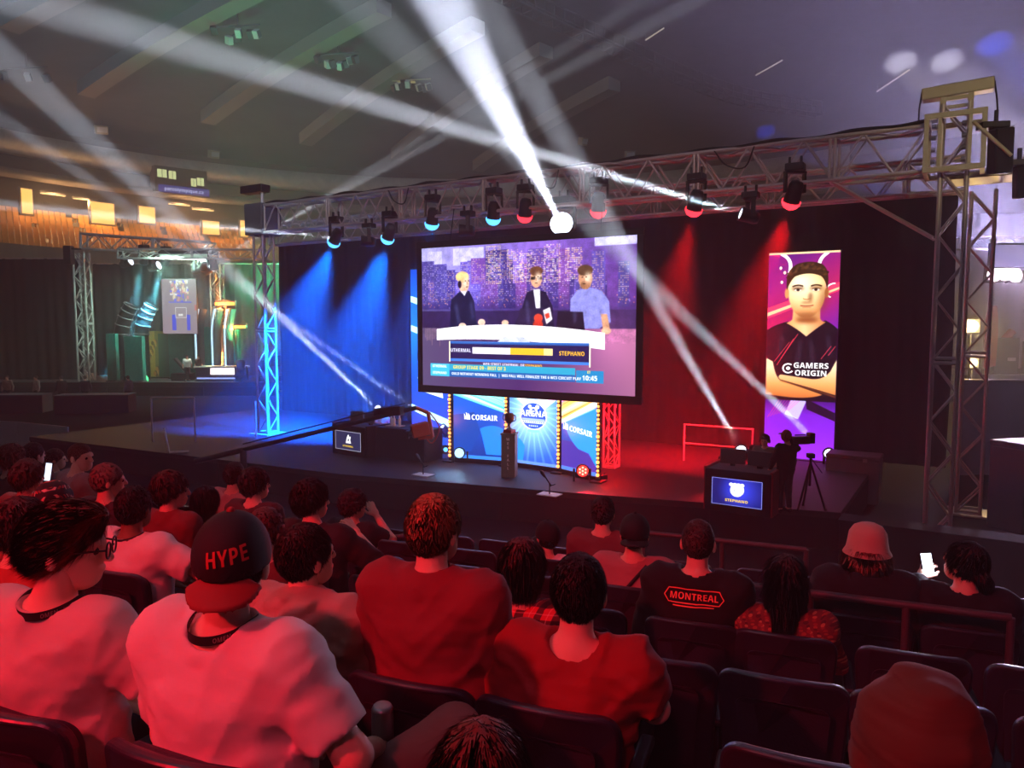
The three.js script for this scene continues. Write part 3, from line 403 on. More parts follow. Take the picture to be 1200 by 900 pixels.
function corsair(c, x, y, s, color = '#ffffff') { c.save(); c.translate(x, y); c.scale(s, s); c.fillStyle = color; for (const [dx, k] of [[0, 1], [26, 0.82], [-24, 0.7]]) { c.beginPath(); c.moveTo(dx, 30); c.quadraticCurveTo(dx + 4 * k, -10 * k, dx - 6 * k, -44 * k); c.quadraticCurveTo(dx + 30 * k, -16 * k, dx + 24 * k, 30); c.fill(); } c.font = 'bold 72px sans-serif'; c.textAlign = 'left'; c.textBaseline = 'middle'; c.fillText('CORSAIR', 60, 6); c.restore(); }
const wallBase = (c, w, h) => { const g = c.createLinearGradient(0, 0, 0, h); g.addColorStop(0, '#1566d8'); g.addColorStop(0.5, '#0d4bb8'); g.addColorStop(1, '#0a2f86'); c.fillStyle = g; c.fillRect(0, 0, w, h); };
const rays = (c, w, h, warm) => { c.filter = 'blur(10px)'; if (warm) { poly(c, [[0, 170], [w, -10], [w, 120], [0, 330]], '#f0602c'); poly(c, [[0, 210], [w, 30], [w, 80], [0, 270]], '#ffb45a'); } else { poly(c, [[0, -10], [w, 150], [w, 260], [0, 110]], '#38b8e8'); } c.filter = 'none'; c.globalCompositeOperation = 'lighter'; let k = 11; const q = () => { k = (k * 16807) % 2147483647; return k / 2147483647; }; for (let i = 0; i < 34; i++) { const u = q(), t = 8 + q() * 30; c.fillStyle = warm ? ['rgba(255,120,40,.2)', 'rgba(255,40,30,.22)', 'rgba(255,200,110,.18)', 'rgba(255,250,230,.14)'][i % 4] : ['rgba(90,240,240,.18)', 'rgba(160,250,255,.18)', 'rgba(60,160,255,.2)', 'rgba(240,255,255,.14)'][i % 4]; if (warm) { const y0 = 150 + u * 170, y1 = -60 + u * 190; poly2(c, [[-10, y0], [w + 10, y1], [w + 10, y1 + t * 1.6], [-10, y0 + t]]); } else { const y0 = -40 + u * 150, y1 = 150 + u * 130; poly2(c, [[-10, y0], [w + 10, y1], [w + 10, y1 + t * 0.7], [-10, y0 + t * 1.5]]); } } c.globalCompositeOperation = 'source-over'; };
function poly2(c, pts) { c.beginPath(); pts.forEach(([x, y], i) => i ? c.lineTo(x, y) : c.moveTo(x, y)); c.closePath(); c.fill(); }
const panelArt = [
  canvas(512, 704, (c, w, h) => { wallBase(c, w, h); c.fillStyle = '#0d55c8'; c.beginPath(); c.ellipse(60, 250, 150, 110, 0.3, 0, 7); c.fill(); c.fillStyle = '#0a3f9c'; c.beginPath(); c.moveTo(0, 330); c.lineTo(210, 300); c.lineTo(270, 470); c.lineTo(180, 640); c.lineTo(0, 660); c.fill(); c.fillStyle = '#1a7af0'; c.beginPath(); c.moveTo(270, 440); c.quadraticCurveTo(400, 380, 512, 440); c.lineTo(512, 660); c.lineTo(330, 660); c.fill(); rays(c, w, h, false); corsair(c, 130, 340, 0.86); c.fillStyle = '#2f7ff0'; c.fillRect(0, 676, w, 28); }),
  canvas(512, 704, (c, w, h) => { let g = c.createRadialGradient(256, 260, 20, 256, 300, 520); g.addColorStop(0, '#f4fbff'); g.addColorStop(0.35, '#79b6ff'); g.addColorStop(0.7, '#2a5fd0'); g.addColorStop(1, '#173a9c'); c.fillStyle = g; c.fillRect(0, 0, w, h);
    c.globalCompositeOperation = 'lighter'; for (let i = 0; i < 30; i++) { const a = i * 0.21; c.fillStyle = 'rgba(190,220,255,.12)'; poly2(c, [[256, 260], [256 + 900 * Math.cos(a), 260 + 900 * Math.sin(a)], [256 + 900 * Math.cos(a + 0.06), 260 + 900 * Math.sin(a + 0.06)]]); } poly(c, [[300, 150], [512, 20], [512, 150], [380, 240]], 'rgba(255,80,60,.6)'); poly(c, [[0, 0], [0, 120], [160, 210], [200, 160]], 'rgba(200,255,255,.5)'); c.globalCompositeOperation = 'source-over';
    c.fillStyle = '#1a86f0'; c.beginPath(); c.moveTo(0, 480); c.quadraticCurveTo(120, 470, 170, 560); c.lineTo(150, 680); c.lineTo(0, 680); c.fill();
    c.save(); c.translate(20, 118); c.scale(0.95, 0.76);
    blob(c, 256, 240, 152, 152, '#2a58c8'); c.strokeStyle = '#e8f2ff'; c.lineWidth = 12; c.beginPath(); c.arc(256, 240, 146, 0, 7); c.stroke(); blob(c, 215, 140, 20, 20, '#ffffff'); blob(c, 300, 140, 22, 22, '#ffffff'); blob(c, 256, 190, 46, 46, '#ffffff'); blob(c, 256, 194, 26, 34, '#2a58c8'); text(c, 'ARENA', 256, 215, 92, '#ffffff'); c.fillStyle = '#9db8e0'; c.fillRect(130, 268, 252, 20); c.fillStyle = '#e0ecff'; c.fillRect(120, 292, 272, 28); for (let i = 0; i < 11; i++) { c.fillStyle = '#4a6cb4'; c.fillRect(134 + i * 23, 299, 14, 13); } c.fillStyle = '#c8dcff'; for (let i = 0; i < 5; i++) c.fillRect(205 + i * 22, 340, 13, 16); c.fillStyle = '#7fe6ff'; c.beginPath(); c.ellipse(256, 404, 70, 16, 0, 0, 7); c.fill();  c.restore(); c.fillStyle = '#5f8cf0'; c.fillRect(0, 680, w, 24); }),
  canvas(384, 704, (c, w, h) => { wallBase(c, w, h); c.fillStyle = '#3a2f96'; c.fillRect(0, 470, w, 240); c.fillStyle = '#138cf4'; c.beginPath(); c.moveTo(20, 300); c.quadraticCurveTo(180, 170, 384, 190); c.lineTo(384, 640); c.lineTo(300, 540); c.lineTo(190, 520); c.quadraticCurveTo(60, 440, 20, 300); c.fill(); rays(c, w, h, true); c.save(); c.translate(0, 40); c.rotate(0.1); corsair(c, 70, 310, 0.82); c.restore(); c.fillStyle = '#3f78e0'; c.fillRect(0, 676, w, 28); }),
];
const sideArt = canvas(256, 1024, (c, w, h) => { const g = c.createLinearGradient(0, 0, 0, h); g.addColorStop(0, '#0a3fae'); g.addColorStop(0.4, '#1b7af0'); g.addColorStop(0.7, '#0c48b8'); g.addColorStop(1, '#3a3fe0'); c.fillStyle = g; c.fillRect(0, 0, w, h); c.fillStyle = '#9fe4ff'; for (const y of [170, 360, 880]) poly(c, [[0, y], [w, y + 90], [w, y + 140], [0, y + 40]], '#bff0ff'); poly(c, [[40, 700], [200, 720], [210, 830], [60, 790]], '#e8fbff'); blob(c, 110, 560, 70, 120, '#0a2f86'); });

// ------------------------------------------------------------------ video walls, banners, bulbs
function videoWall(t, w, h, d, art, k, light, tint) {         // front face towards +z, foot at y = 0
  box(t, 'cabinet', w + 0.06, h + 0.06, d, 0, h / 2, -d / 2, M.black, 0.01); mesh('screen', new THREE.PlaneGeometry(w, h), picture(art, k), t, [0, h / 2, 0.004]);
  if (light) { const l = new THREE.RectAreaLight(tint, light, w, h); l.position.set(0, h / 2, 0.02); l.rotation.y = Math.PI; t.add(l); }
}
{ // big projection screen hung on the front truss
  const a = STAGE.px(494.5, 291.5, -16.55), b = STAGE.px(744.5, 464.5, -16.55), w = b.x - a.x, h = a.y - b.y;
  const t = thing('projection_screen', 'big screen showing three hosts at a white desk before a city skyline', 'screen', STAGE.at((a.x + b.x) / 2, b.y, -16.55), STAGE.turn);
  mesh('picture', new THREE.PlaneGeometry(w, h), picture(screenArt, 1.55), t, [0, h / 2, 0.012]); box(t, 'backing', w, h, 0.02, 0, h / 2, 0, M.blackSoft);
  const fr = 0.17; box(t, 'frame_bar', w + 2 * fr, fr, 0.06, 0, h + fr / 2, 0, M.blackSoft, 0.01); box(t, 'frame_bar', w + 2 * fr, fr * 1.2, 0.06, 0, -fr * 0.6, 0, M.blackSoft, 0.01); for (const s of [-1, 1]) box(t, 'frame_bar', fr, h, 0.06, s * (w / 2 + fr / 2), h / 2, 0, M.blackSoft, 0.01);
  for (const s of [-0.35, 0.35]) tube(t, 'hanging_cable', v3(s * w, h + 0.1, 0), v3(s * w, TLOW - b.y, -0.2), 0.012, M.cable);
  const l = new THREE.RectAreaLight(0xc9a8ff, 1.1, w, h); l.position.set(0, h / 2, 0.03); l.rotation.y = Math.PI; t.add(l);
}
{ // portrait banner and its counterpart behind the screen
  const a = STAGE.px(901.5, 297, -22.5), b = STAGE.px(976.5, 541, -22.5), w = b.x - a.x;
  const t = thing('portrait_banner', 'tall glowing video banner of a dark haired man with folded arms in a black jersey', 'video banner', STAGE.at((a.x + b.x) / 2, b.y, -22.5), STAGE.turn); videoWall(t, w, a.y - b.y, 0.12, bannerArt, 1.6, 0.9, 0xff6aa0);
  box(t, 'foot', w + 0.2, 0.05, 0.8, 0, -0.02, -0.2, M.black); 
  const c = STAGE.px(481, 316, -20.6), d = STAGE.px(528, 520, -20.6), t2 = thing('side_banner', 'tall blue video banner half hidden behind the big screen', 'video banner', STAGE.at((c.x + d.x) / 2, DECK + 0.3, -20.6), STAGE.turn); videoWall(t2, d.x - c.x, c.y - DECK - 0.3, 0.12, sideArt, 2.0, 1.0, 0x3a7cff); box(t2, 'foot', 1.4, 0.3, 0.6, 0, -0.15, -0.2, M.black);
}
{ // the three-part video wall under the screen with strips of bulbs between the parts
  const xs = [529, 594.5, 655.5, 702], foot = [547, 551, 558, 548], zs = [-17.05, -17.35, -17.2, -16.7];
  const labels = ['blue video wall panel with a white sail logo left of the trophy', 'centre video wall panel with a round emblem behind the trophy', 'right video wall panel with a white sail logo under orange rays'];
  const P = xs.map((x, i) => { const q = STAGE.px(x, foot[i], zs[i]); return v3(q.x, DECK, zs[i]); }), H = 2.28;
  for (let i = 0; i < 3; i++) { const a = P[i], b = P[i + 1], w = Math.hypot(b.x - a.x, b.z - a.z) - 0.16, y = -Math.atan2(b.z - a.z, b.x - a.x); const t = thing('video_wall', labels[i], 'video wall', STAGE.at((a.x + b.x) / 2, DECK + 0.12, (a.z + b.z) / 2), STAGE.turn + y); videoWall(t, w, H, 0.1, panelArt[i], 2.0, 1.2, i === 2 ? 0xff8a6a : 0x6aa8ff); box(t, 'plinth', w + 0.06, 0.12, 0.4, 0, -0.06, -0.15, M.black); }
  const bulb = new THREE.SphereGeometry(0.035, 10, 8), bm = glow(0xffa050, 3), places = ['at the left edge of the video wall', 'between the left and centre video wall', 'between the centre and right video wall', 'at the right edge of the video wall'];
  P.forEach((p, i) => { const t = thing('bulb_strip', 'upright strip of glowing orange bulbs ' + places[i], 'light strip', STAGE.at(p.x, DECK, p.z + 0.03), STAGE.turn); box(t, 'post', 0.1, H + 0.2, 0.06, 0, (H + 0.2) / 2, 0, M.black, 0.01); box(t, 'foot', 0.3, 0.04, 0.4, 0, 0.02, 0, M.black); for (let k = 0; k < 22; k++) { const bl = mesh('bulb', bulb, bm, t, [0, 0.18 + k * (H - 0.06) / 21, 0.05]); if (k % 3 === 0) bl.scale.setScalar(1.3); }
    const l = new THREE.PointLight(0xff8a3a, 1.5); l.position.set(0, H / 2, 0.3); l.shadow.radius = 10; t.add(l); });
  const l = new THREE.PointLight(RED, 26); const q = STAGE.px(713, 520, -17.6); const e = thing('red_backlight', 'red lamp bar behind the right bulb strip', 'lamp', STAGE.at(q.x - 0.25, DECK, -17.5), STAGE.turn); box(e, 'lamp_bar', 0.08, 1.9, 0.05, 0, 1.25, 0, glow(new THREE.Color().setRGB(1, 0.03, 0.02), 2.2)); box(e, 'foot', 0.3, 0.04, 0.3, 0, 0.02, 0, M.black); box(e, 'post', 0.06, 2.2, 0.05, 0, 1.1, -0.05, M.black); l.position.set(0.1, 1.2, -0.25); l.shadow.radius = 8; e.add(l);
}
{ // trophy on its pillar
  const q = onHeight(597, 558, DECK), t = thing('trophy_pillar', 'grey square pillar with white letters carrying the trophy', 'pillar', v3(q.x, DECK, q.z), STAGE.turn + 0.35);
  box(t, 'shaft', 0.36, 1.08, 0.36, 0, 0.54, 0, M.plinth, 0.012); box(t, 'cap', 0.4, 0.04, 0.4, 0, 1.1, 0, M.plinth, 0.01);
  mesh('letters', new THREE.PlaneGeometry(0.14, 0.86), new THREE.MeshStandardMaterial({ transparent: true, roughness: 0.6, map: canvas(64, 400, (c, w, h) => { [...'WES FALL'].forEach((ch, i) => text(c, ch, w / 2, 26 + i * 49, 44, '#ffffff')); }) }), t, [0, 0.6, 0.182]);
  const cup = thing('trophy', 'small dark metal trophy with a red base on the pillar', 'trophy', v3(q.x, DECK + 1.121, q.z), STAGE.turn);
  box(cup, 'base', 0.24, 0.08, 0.24, 0, 0.04, 0, M.boothRed, 0.015); mesh('stem', lathe([[0.09, 0.08], [0.1, 0.1], [0.03, 0.14], [0.035, 0.22], [0.06, 0.25]]), M.steel, cup); mesh('bowl', lathe([[0.05, 0.24], [0.1, 0.28], [0.13, 0.36], [0.12, 0.46], [0.09, 0.5], [0.07, 0.5], [0.001, 0.3]]), std(0x6a4a34, 0.3, { metalness: 0.8 }), cup);
  for (const s of [-1, 1]) mesh('handle', pipe([v3(s * 0.1, 0.29, 0), v3(s * 0.18, 0.33, 0), v3(s * 0.17, 0.44, 0), v3(s * 0.11, 0.47, 0)], 0.014, 16, 6), M.steel, cup);
}
// ------------------------------------------------------------------ player booths
function booth(px, py, label, name, face, turn, tint, lit, w = 1.35) {
  const q = onHeight(px, py, DECK), t = thing('player_booth', label, 'booth', v3(q.x, DECK, q.z), STAGE.turn + turn), h = 0.88, d = 1.0;
  box(t, 'front_panel', w, h, 0.06, 0, h / 2, d / 2, M.black, 0.015); for (const s of [-1, 1]) { box(t, 'side_panel', 0.07, h + 0.04, d, s * (w / 2), (h + 0.04) / 2, 0, tint, 0.015); } box(t, 'worktop', w - 0.06, 0.04, d - 0.02, 0, h - 0.03, 0, M.grey, 0.01);
  box(t, 'screen_frame', w * 0.8, 0.6, 0.03, 0, 0.44, d / 2 + 0.035, M.black, 0.01); mesh('screen', new THREE.PlaneGeometry(w * 0.77, 0.56), picture(face, lit), t, [0, 0.44, d / 2 + 0.053]);
  for (const s of [-0.28, 0.28]) { const m = box(t, 'monitor', 0.52, 0.32, 0.05, s, h + 0.2, -0.05, M.grey, 0.015, [0, -s * 0.5, 0]); box(m, 'monitor_stand', 0.1, 0.18, 0.08, 0, -0.2, -0.03, M.black); }
  box(t, 'chair_seat', 0.46, 0.1, 0.46, 0, 0.46, -0.75, M.black, 0.04); box(t, 'chair_back', 0.44, 0.7, 0.09, 0, 0.86, -1.0, M.black, 0.04); tube(t, 'chair_post', v3(0, 0.02, -0.75), v3(0, 0.42, -0.75), 0.035, M.steel);
  return { t, q };
}
const flame = (c, w, h, owl) => { c.fillStyle = '#141a66'; c.fillRect(0, 0, w, h); const g = c.createRadialGradient(w * 0.52, h * 0.4, 10, w * 0.6, h * 0.45, w * 0.5); g.addColorStop(0, '#3a4cff'); g.addColorStop(1, '#141a66'); c.fillStyle = g; c.fillRect(0, 0, w, h); c.strokeStyle = '#aab4ff'; c.lineWidth = 3; c.strokeRect(4, 4, w - 8, h - 8); };
const boothR = booth(872, 596, 'red edged player booth with a glowing blue logo on its front', 'r', canvas(384, 240, (c, w, h) => { flame(c, w, h); c.fillStyle = '#ffffff'; c.beginPath(); c.ellipse(196, 96, 52, 60, 0.3, 0, 7); c.fill(); for (let i = 0; i < 7; i++) { c.beginPath(); c.arc(150 + i * 14, 50 + (i % 2) * 10, 16, 0, 7); c.fill(); } c.strokeStyle = '#b8c4ff'; c.lineWidth = 4; for (let i = 0; i < 3; i++) { c.beginPath(); c.arc(190 + i * 12, 100, 18 + i * 10, 1, 4); c.stroke(); } text(c, 'STEPHANO', w / 2, 192, 34, '#ffd42a'); }), -0.04, M.boothRed, 1.5);
const boothL = booth(425, 531, 'left player booth in blue light with a small white crest on its front', 'l', canvas(384, 240, (c, w, h) => { c.fillStyle = '#262a4c'; c.fillRect(0, 0, w, h); c.strokeStyle = '#c8c8dc'; c.lineWidth = 4; c.strokeRect(5, 5, w - 10, h - 10); poly(c, [[160, 150], [180, 70], [200, 34], [214, 66], [236, 60], [228, 110], [240, 150]], '#ffffff'); poly(c, [[186, 120], [200, 80], [214, 120]], '#262a4c'); text(c, 'UTHERMAL', w / 2, 188, 30, '#ffd42a'); }), -0.12, M.black, 1.4, 1.5);
{ // long blue side desk of the left booth
  const t = thing('side_desk', 'plain desk draped in dark cloth beside the left player booth', 'desk', boothL.t.position.clone().add(STAGE.at(1.65, 0, -0.15)), STAGE.turn); box(t, 'cloth_front', 1.8, 0.85, 0.04, 0, 0.425, 0.4, M.black, 0.01); box(t, 'top', 1.85, 0.04, 0.86, 0, 0.87, 0, M.black, 0.01); for (const s of [-1, 1]) box(t, 'side_cloth', 0.04, 0.85, 0.8, s * 0.9, 0.425, 0, M.black, 0.01);
  const g = thing('water_jug_tray', 'clear plastic tray of bottles on the side desk', 'tray', boothL.t.position.clone().add(STAGE.at(1.2, 0.893, -0.1)), STAGE.turn); box(g, 'tray', 0.5, 0.02, 0.3, 0, 0.01, 0, M.white); for (const [x, z] of [[-0.15, 0], [0, 0.05], [0.14, -0.03]]) mesh('bottle', lathe([[0.001, 0.02], [0.04, 0.02], [0.045, 0.2], [0.02, 0.27], [0.02, 0.32], [0.001, 0.32]], 14), M.white, g, [x, 0, z]);
}
// ------------------------------------------------------------------ camera crane, microphones, tripod, rails
{
  const head = STAGE.px(488, 478, -15.2), tail = STAGE.px(285, 527, -13.6), A = STAGE.at(tail.x, tail.y, -13.6), B = STAGE.at(head.x, head.y, -15.2);
  const t = thing('camera_crane', 'black camera crane arm with red light painted on its camera head reaching over the stage', 'camera crane', v3(A.x, 0, A.z));
  const o = v3(-A.x, 0, -A.z), a = A.clone().add(o), b = B.clone().add(o);
  tube(t, 'boom', a, b, 0.06, M.black, true); tube(t, 'boom_rod', a.clone().add(v3(0, 0.16, 0)), b.clone().add(v3(-0.3, 0.12, 0)), 0.02, M.black); box(t, 'sleeve', 0.9, 0.24, 0.2, b.x - 0.75, b.y - 0.12, b.z - 0.2, M.black, 0.03, [0, -0.5, 0.12]);
  tube(t, 'boom', a, a.clone().add(a.clone().sub(b).multiplyScalar(0.3)), 0.075, M.black, true);
  tube(t, 'pedestal', v3(a.x, 0.12, a.z), a.clone(), 0.09, M.black, true); for (let i = 0; i < 3; i++) tube(t, 'dolly_leg', v3(a.x, 0.35, a.z), v3(a.x + Math.cos(i * 2.1) * 0.7, 0.06, a.z + Math.sin(i * 2.1) * 0.7), 0.04, M.black);
  const cr = std(0xb0442e, 0.5); tube(t, 'neck', b, b.clone().add(v3(0.3, -0.12, 0.05)), 0.05, cr); tube(t, 'drop_arm', b.clone().add(v3(0.3, -0.1, 0.05)), b.clone().add(v3(0.42, -0.75, 0.1)), 0.05, cr); tube(t, 'cradle', b.clone().add(v3(0.42, -0.75, 0.1)), b.clone().add(v3(0.05, -0.78, 0.1)), 0.045, cr);  // red stage light is put into the camera head colour
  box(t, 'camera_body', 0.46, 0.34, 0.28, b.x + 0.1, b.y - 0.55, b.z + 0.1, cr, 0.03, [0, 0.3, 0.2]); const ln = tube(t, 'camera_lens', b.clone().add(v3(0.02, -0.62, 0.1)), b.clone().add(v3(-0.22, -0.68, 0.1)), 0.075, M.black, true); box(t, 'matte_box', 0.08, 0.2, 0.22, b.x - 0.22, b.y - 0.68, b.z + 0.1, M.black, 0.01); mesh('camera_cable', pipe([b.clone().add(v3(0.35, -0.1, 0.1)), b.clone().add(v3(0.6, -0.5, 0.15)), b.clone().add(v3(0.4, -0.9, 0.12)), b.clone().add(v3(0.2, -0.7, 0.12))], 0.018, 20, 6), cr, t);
}
for (const [px, py, label, m] of [[496, 556, 'small microphone stand on a pale plate by the blue floor', M.white], [644, 579, 'small microphone stand on a plate by the red floor', M.white]]) {
  const q = onHeight(px, py, DECK + 0.02), t = thing('microphone_stand', label, 'microphone stand', v3(q.x, DECK, q.z), STAGE.turn);
  box(t, 'base_plate', 0.5, 0.025, 0.34, 0, 0.0125, 0, m, 0.008); tube(t, 'pole', v3(0, 0.02, 0), v3(0, 0.26, 0), 0.014, M.black); tube(t, 'boom', v3(0.04, 0.22, 0), v3(-0.16, 0.46, 0), 0.018, M.black); mesh('microphone', lathe([[0.001, -0.08], [0.03, -0.07], [0.04, 0.03], [0.03, 0.09], [0.001, 0.1]], 14), M.black, t, [-0.17, 0.46, 0], [0, 0, 0.7]); tube(t, 'grip', v3(0, 0.2, 0), v3(0.16, 0.27, 0.02), 0.012, M.black);
}
{ const q = onHeight(948, 597, DECK), t = thing('camera_tripod', 'black tripod standing on the stage beside the camera operator', 'tripod', v3(q.x, DECK, q.z)), top = v3(0, 1.0, 0); for (const [x, z] of [[-0.28, 0.12], [0.3, 0.1], [0.0, -0.32]]) { const l = tube(t, 'leg', top, v3(x, 0.01, z), 0.022, M.black); tube(t, 'foot', v3(x, 0.0, z), v3(x * 1.02, 0.04, z * 1.02), 0.03, M.black); } tube(t, 'centre_column', v3(0, 0.5, 0), v3(0, 1.12, 0), 0.025, M.black); box(t, 'pan_head', 0.14, 0.1, 0.16, 0, 1.14, 0, M.black, 0.02); tube(t, 'pan_handle', v3(0, 1.1, 0), v3(0.1, 0.85, 0.35), 0.012, M.black); }
{ const t = thing('guard_rail', 'thin metal guard rail behind the right player booth', 'railing', STAGE.at(-6.9, DECK, -20.6), STAGE.turn); for (const x of [0, 1.9]) tube(t, 'post', v3(x, 0, 0), v3(x, 1.05, 0), 0.025, M.alu); for (const y of [0.5, 1.03]) tube(t, 'rail', v3(0, y, 0), v3(1.9, y, 0), 0.02, M.alu); }
{ const q = onHeight(985, 570, DECK), t = thing('equipment_case', 'grey equipment case on the stage floor right of the portrait banner', 'case', STAGE.at(STAGE.own(q).x, 0, -21.6), STAGE.turn); box(t, 'body', 1.3, 1.15, 0.8, 0, 0.575, 0, M.grey, 0.03); box(t, 'lid', 1.32, 0.1, 0.82, 0, 1.2, 0, M.grey, 0.03); box(t, 'latch', 0.1, 0.08, 0.03, 0.3, 1.14, 0.42, M.steel); }
{ const t = thing('barrier_block', 'black cloth covered barrier in front of the right tower', 'barrier', STAGE.at(0, 0, 0), STAGE.turn); const a = STAGE.px(986, 608, -14.6), b = STAGE.px(1230, 608, -14.6); box(t, 'cloth', b.x - a.x, a.y, 0.5, (a.x + b.x) / 2, a.y / 2, -14.6, M.skirt, 0.02); box(t, 'top_board', b.x - a.x + 0.04, 0.05, 0.54, (a.x + b.x) / 2, a.y + 0.02, -14.6, M.skirt, 0.01); }
const waiting = []; const smallPerson = (px, p, label, y) => waiting.push({ p: v3(p.x, y, p.z), label });

// ------------------------------------------------------------------ the second stage, far left (about 50 m away)
const FZ = 50;
{
  const at = (px, py, d = FZ) => onDepth(px, py, d), base = at(0, 446).y, wOf = (x0, x1, d = FZ) => (x1 - x0) / FOCAL * d;
  struct('floor_far_stage', new THREE.BoxGeometry(wOf(-60, 345) + 2, 0.3, 9), M.deck, 'deck of the smaller stage across the hall', [at(140, 0).x, base - 0.15, -FZ - 3]);
  const sk = thing('far_stage_skirt', 'dark skirt under the smaller stage across the hall', 'skirt', v3(at(140, 446).x, 0, -FZ + 1.55)); const W = wOf(-60, 345) + 2; for (let i = 0; i < 8; i++) box(sk, 'cloth_panel', W / 8 - 0.02, base - 0.3, 0.05, (i - 3.5) * W / 8, (base - 0.3) / 2, (i % 2) * 0.02, M.skirt);
  [[-60, 92, 'plain black curtain left of the far truss tower'], [108, 215, 'dark curtain behind the teal panels of the far stage'], [215, 345, 'dark curtain behind the far stage arches']].forEach(([x0, x1, label], i) => { const z = i ? -FZ - 5 : -FZ - 1, d = -z, t = thing('far_curtain', label, 'curtain', v3(at(x0, 300, d).x, i ? base : 0.01, z)); const h = at(0, 303 + (i ? 6 : 0), d).y - t.position.y; mesh('cloth', curtain(wOf(x0, x1, d), h, 0.7, 0.1), i === 2 ? M.drapeGrey : M.drape, t); tube(t, 'curtain_rod', v3(0, h, 0), v3(wOf(x0, x1, d), h, 0), 0.05, M.alu); });
  const tr = thing('far_truss', 'pale truss across the top of the far stage', 'truss', v3(0, 0, -FZ)); trussParts(tr, v3(at(98, 283).x, at(98, 283).y, 0), v3(at(250, 293).x, at(250, 293).y, 0), 0.8, 0.95, 1.0, M.aluSmall, 0.07, 0.045);
  const tg = thing('far_truss', 'green lit truss at the right of the far stage', 'truss', v3(0, 0, -FZ + 1)); trussParts(tg, v3(at(150, 300).x, at(0, 299).y, 0), v3(at(320, 299).x, at(0, 300).y, 0), 0.7, 0.6, 1.0, M.aluSmall, 0.05, 0.025);
  for (const [x, l] of [[102, 'tall pale truss tower at the left of the far stage'], [258, 'slim truss tower behind the far stage screen']]) { const d = x > 200 ? FZ + 4 : FZ, p = at(x, 446, d), t = thing('far_truss_tower', l, 'truss tower', v3(p.x, x > 200 ? base : 0, -d)); trussParts(t, v3(0, 0, 0), v3(0, at(x, x > 200 ? 310 : 296, d).y - t.position.y, 0), 0.7, 0.7, 0.8, M.aluSmall, 0.07, 0.04, 6, v3(1, 0, 0)); }
  const spk = thing('far_loudspeaker', 'black loudspeaker on the end of the far truss', 'loudspeaker', v3(at(87, 300).x, at(87, 300).y, -FZ + 0.6)); box(spk, 'cabinet', 0.5, 1.2, 0.5, 0, 0, 0, M.black, 0.05); box(spk, 'bracket', 0.7, 0.1, 0.3, 0.4, 0.4, 0, M.black);
  // big screen of that stage
  const s0 = at(189, 327), s1 = at(231.5, 391), sw = s1.x - s0.x, sh = s0.y - s1.y;
  const art = canvas(256, 384, (c, w, h) => { c.fillStyle = '#a99aa6'; c.fillRect(0, 0, w, h); let k = 5; const q = () => { k = (k * 16807) % 2147483647; return k / 2147483647; }; for (let i = 0; i < 70; i++) { c.fillStyle = ['#ffffff', '#fff2d0', '#6a6cff', '#e8a0a0'][i % 4]; c.fillRect(60 + q() * 130, q() * 150, 6 + q() * 14, 8 + q() * 22); } c.fillStyle = '#5a62f0'; c.fillRect(70, 250, 30, 110); c.fillRect(180, 250, 26, 110); c.fillRect(48, 158, 170, 8); c.strokeStyle = '#fff'; c.lineWidth = 4; c.strokeRect(98, 200, 80, 70); c.fillStyle = '#fff'; c.fillRect(118, 244, 34, 16); c.fillStyle = '#c86a6a'; c.fillRect(240, 180, 16, 40); });
  const sc = thing('far_screen', 'pale video screen hanging over the smaller stage', 'screen', v3((s0.x + s1.x) / 2, s1.y, -FZ)); videoWall(sc, sw, sh, 0.15, art, 0.95, 1.0, 0xe0d0ff); for (const s of [-0.4, 0.4]) tube(sc, 'hanging_cable', v3(s * sw, sh, 0), v3(s * sw, sh + 1.2, 0), 0.02, M.cable);
  // teal panels, twin bent chimneys, mural, arches
  const panel = (x0, y0, x1, y1, m, label, name = 'set_panel', d = FZ, th = 0.4) => { const a = at(x0, y0, d), b = at(x1, y1, d), t = thing(name, label, 'set panel', v3((a.x + b.x) / 2, base, -d)); const h = a.y - base; box(t, 'board', b.x - a.x, h, th, 0, h / 2, 0, m, 0.02); box(t, 'foot', b.x - a.x, 0.08, th + 0.4, 0, 0.04, 0, M.black); return t; };
  const tealBoard = new THREE.MeshStandardMaterial({ color: 0x2a9484, roughness: 0.7, map: tiled(grain, 1, 1) });  // one even teal with grain for all set panels
  panel(125.5, 391, 139, 446, tealBoard, 'narrow teal set panel at the left of the far stage', 'set_panel', FZ - 0.5); panel(146.5, 394, 170, 446, tealBoard, 'broad teal set panel in front of the bent chimneys', 'set_panel', FZ - 0.8);
  panel(198, 383, 228, 432, tealBoard, 'teal backing panel under the far screen', 'set_panel', FZ + 2.2); panel(236, 383, 249, 410, tealBoard, 'small teal panel between the far stage arches', 'set_panel', FZ + 2); panel(263, 386, 281, 412, tealBoard, 'teal panel right of the far stage arches', 'set_panel', FZ + 2);
  const mural = canvas(128, 192, (c, w, h) => { c.fillStyle = '#9c8a3a'; c.fillRect(0, 0, w, h); c.fillStyle = '#d8b84a'; c.fillRect(0, 0, 70, h); for (let i = 0; i < 60; i++) blob(c, 20 + (i * 37) % 60, 40 + (i * 53) % 140, 6, 9, ['#f4c860', '#e09a3a', '#8a5a2a'][i % 3]); blob(c, 14, 60, 10, 34, '#fff0c0'); c.fillStyle = '#3f6a52'; c.fillRect(84, 10, 44, h); });
  const mu = panel(162, 388, 200, 446, std(0xffffff, 0.8, { map: mural }), 'yellow painted mural panel on the far stage', 'mural_panel', FZ + 2.6, 0.2);
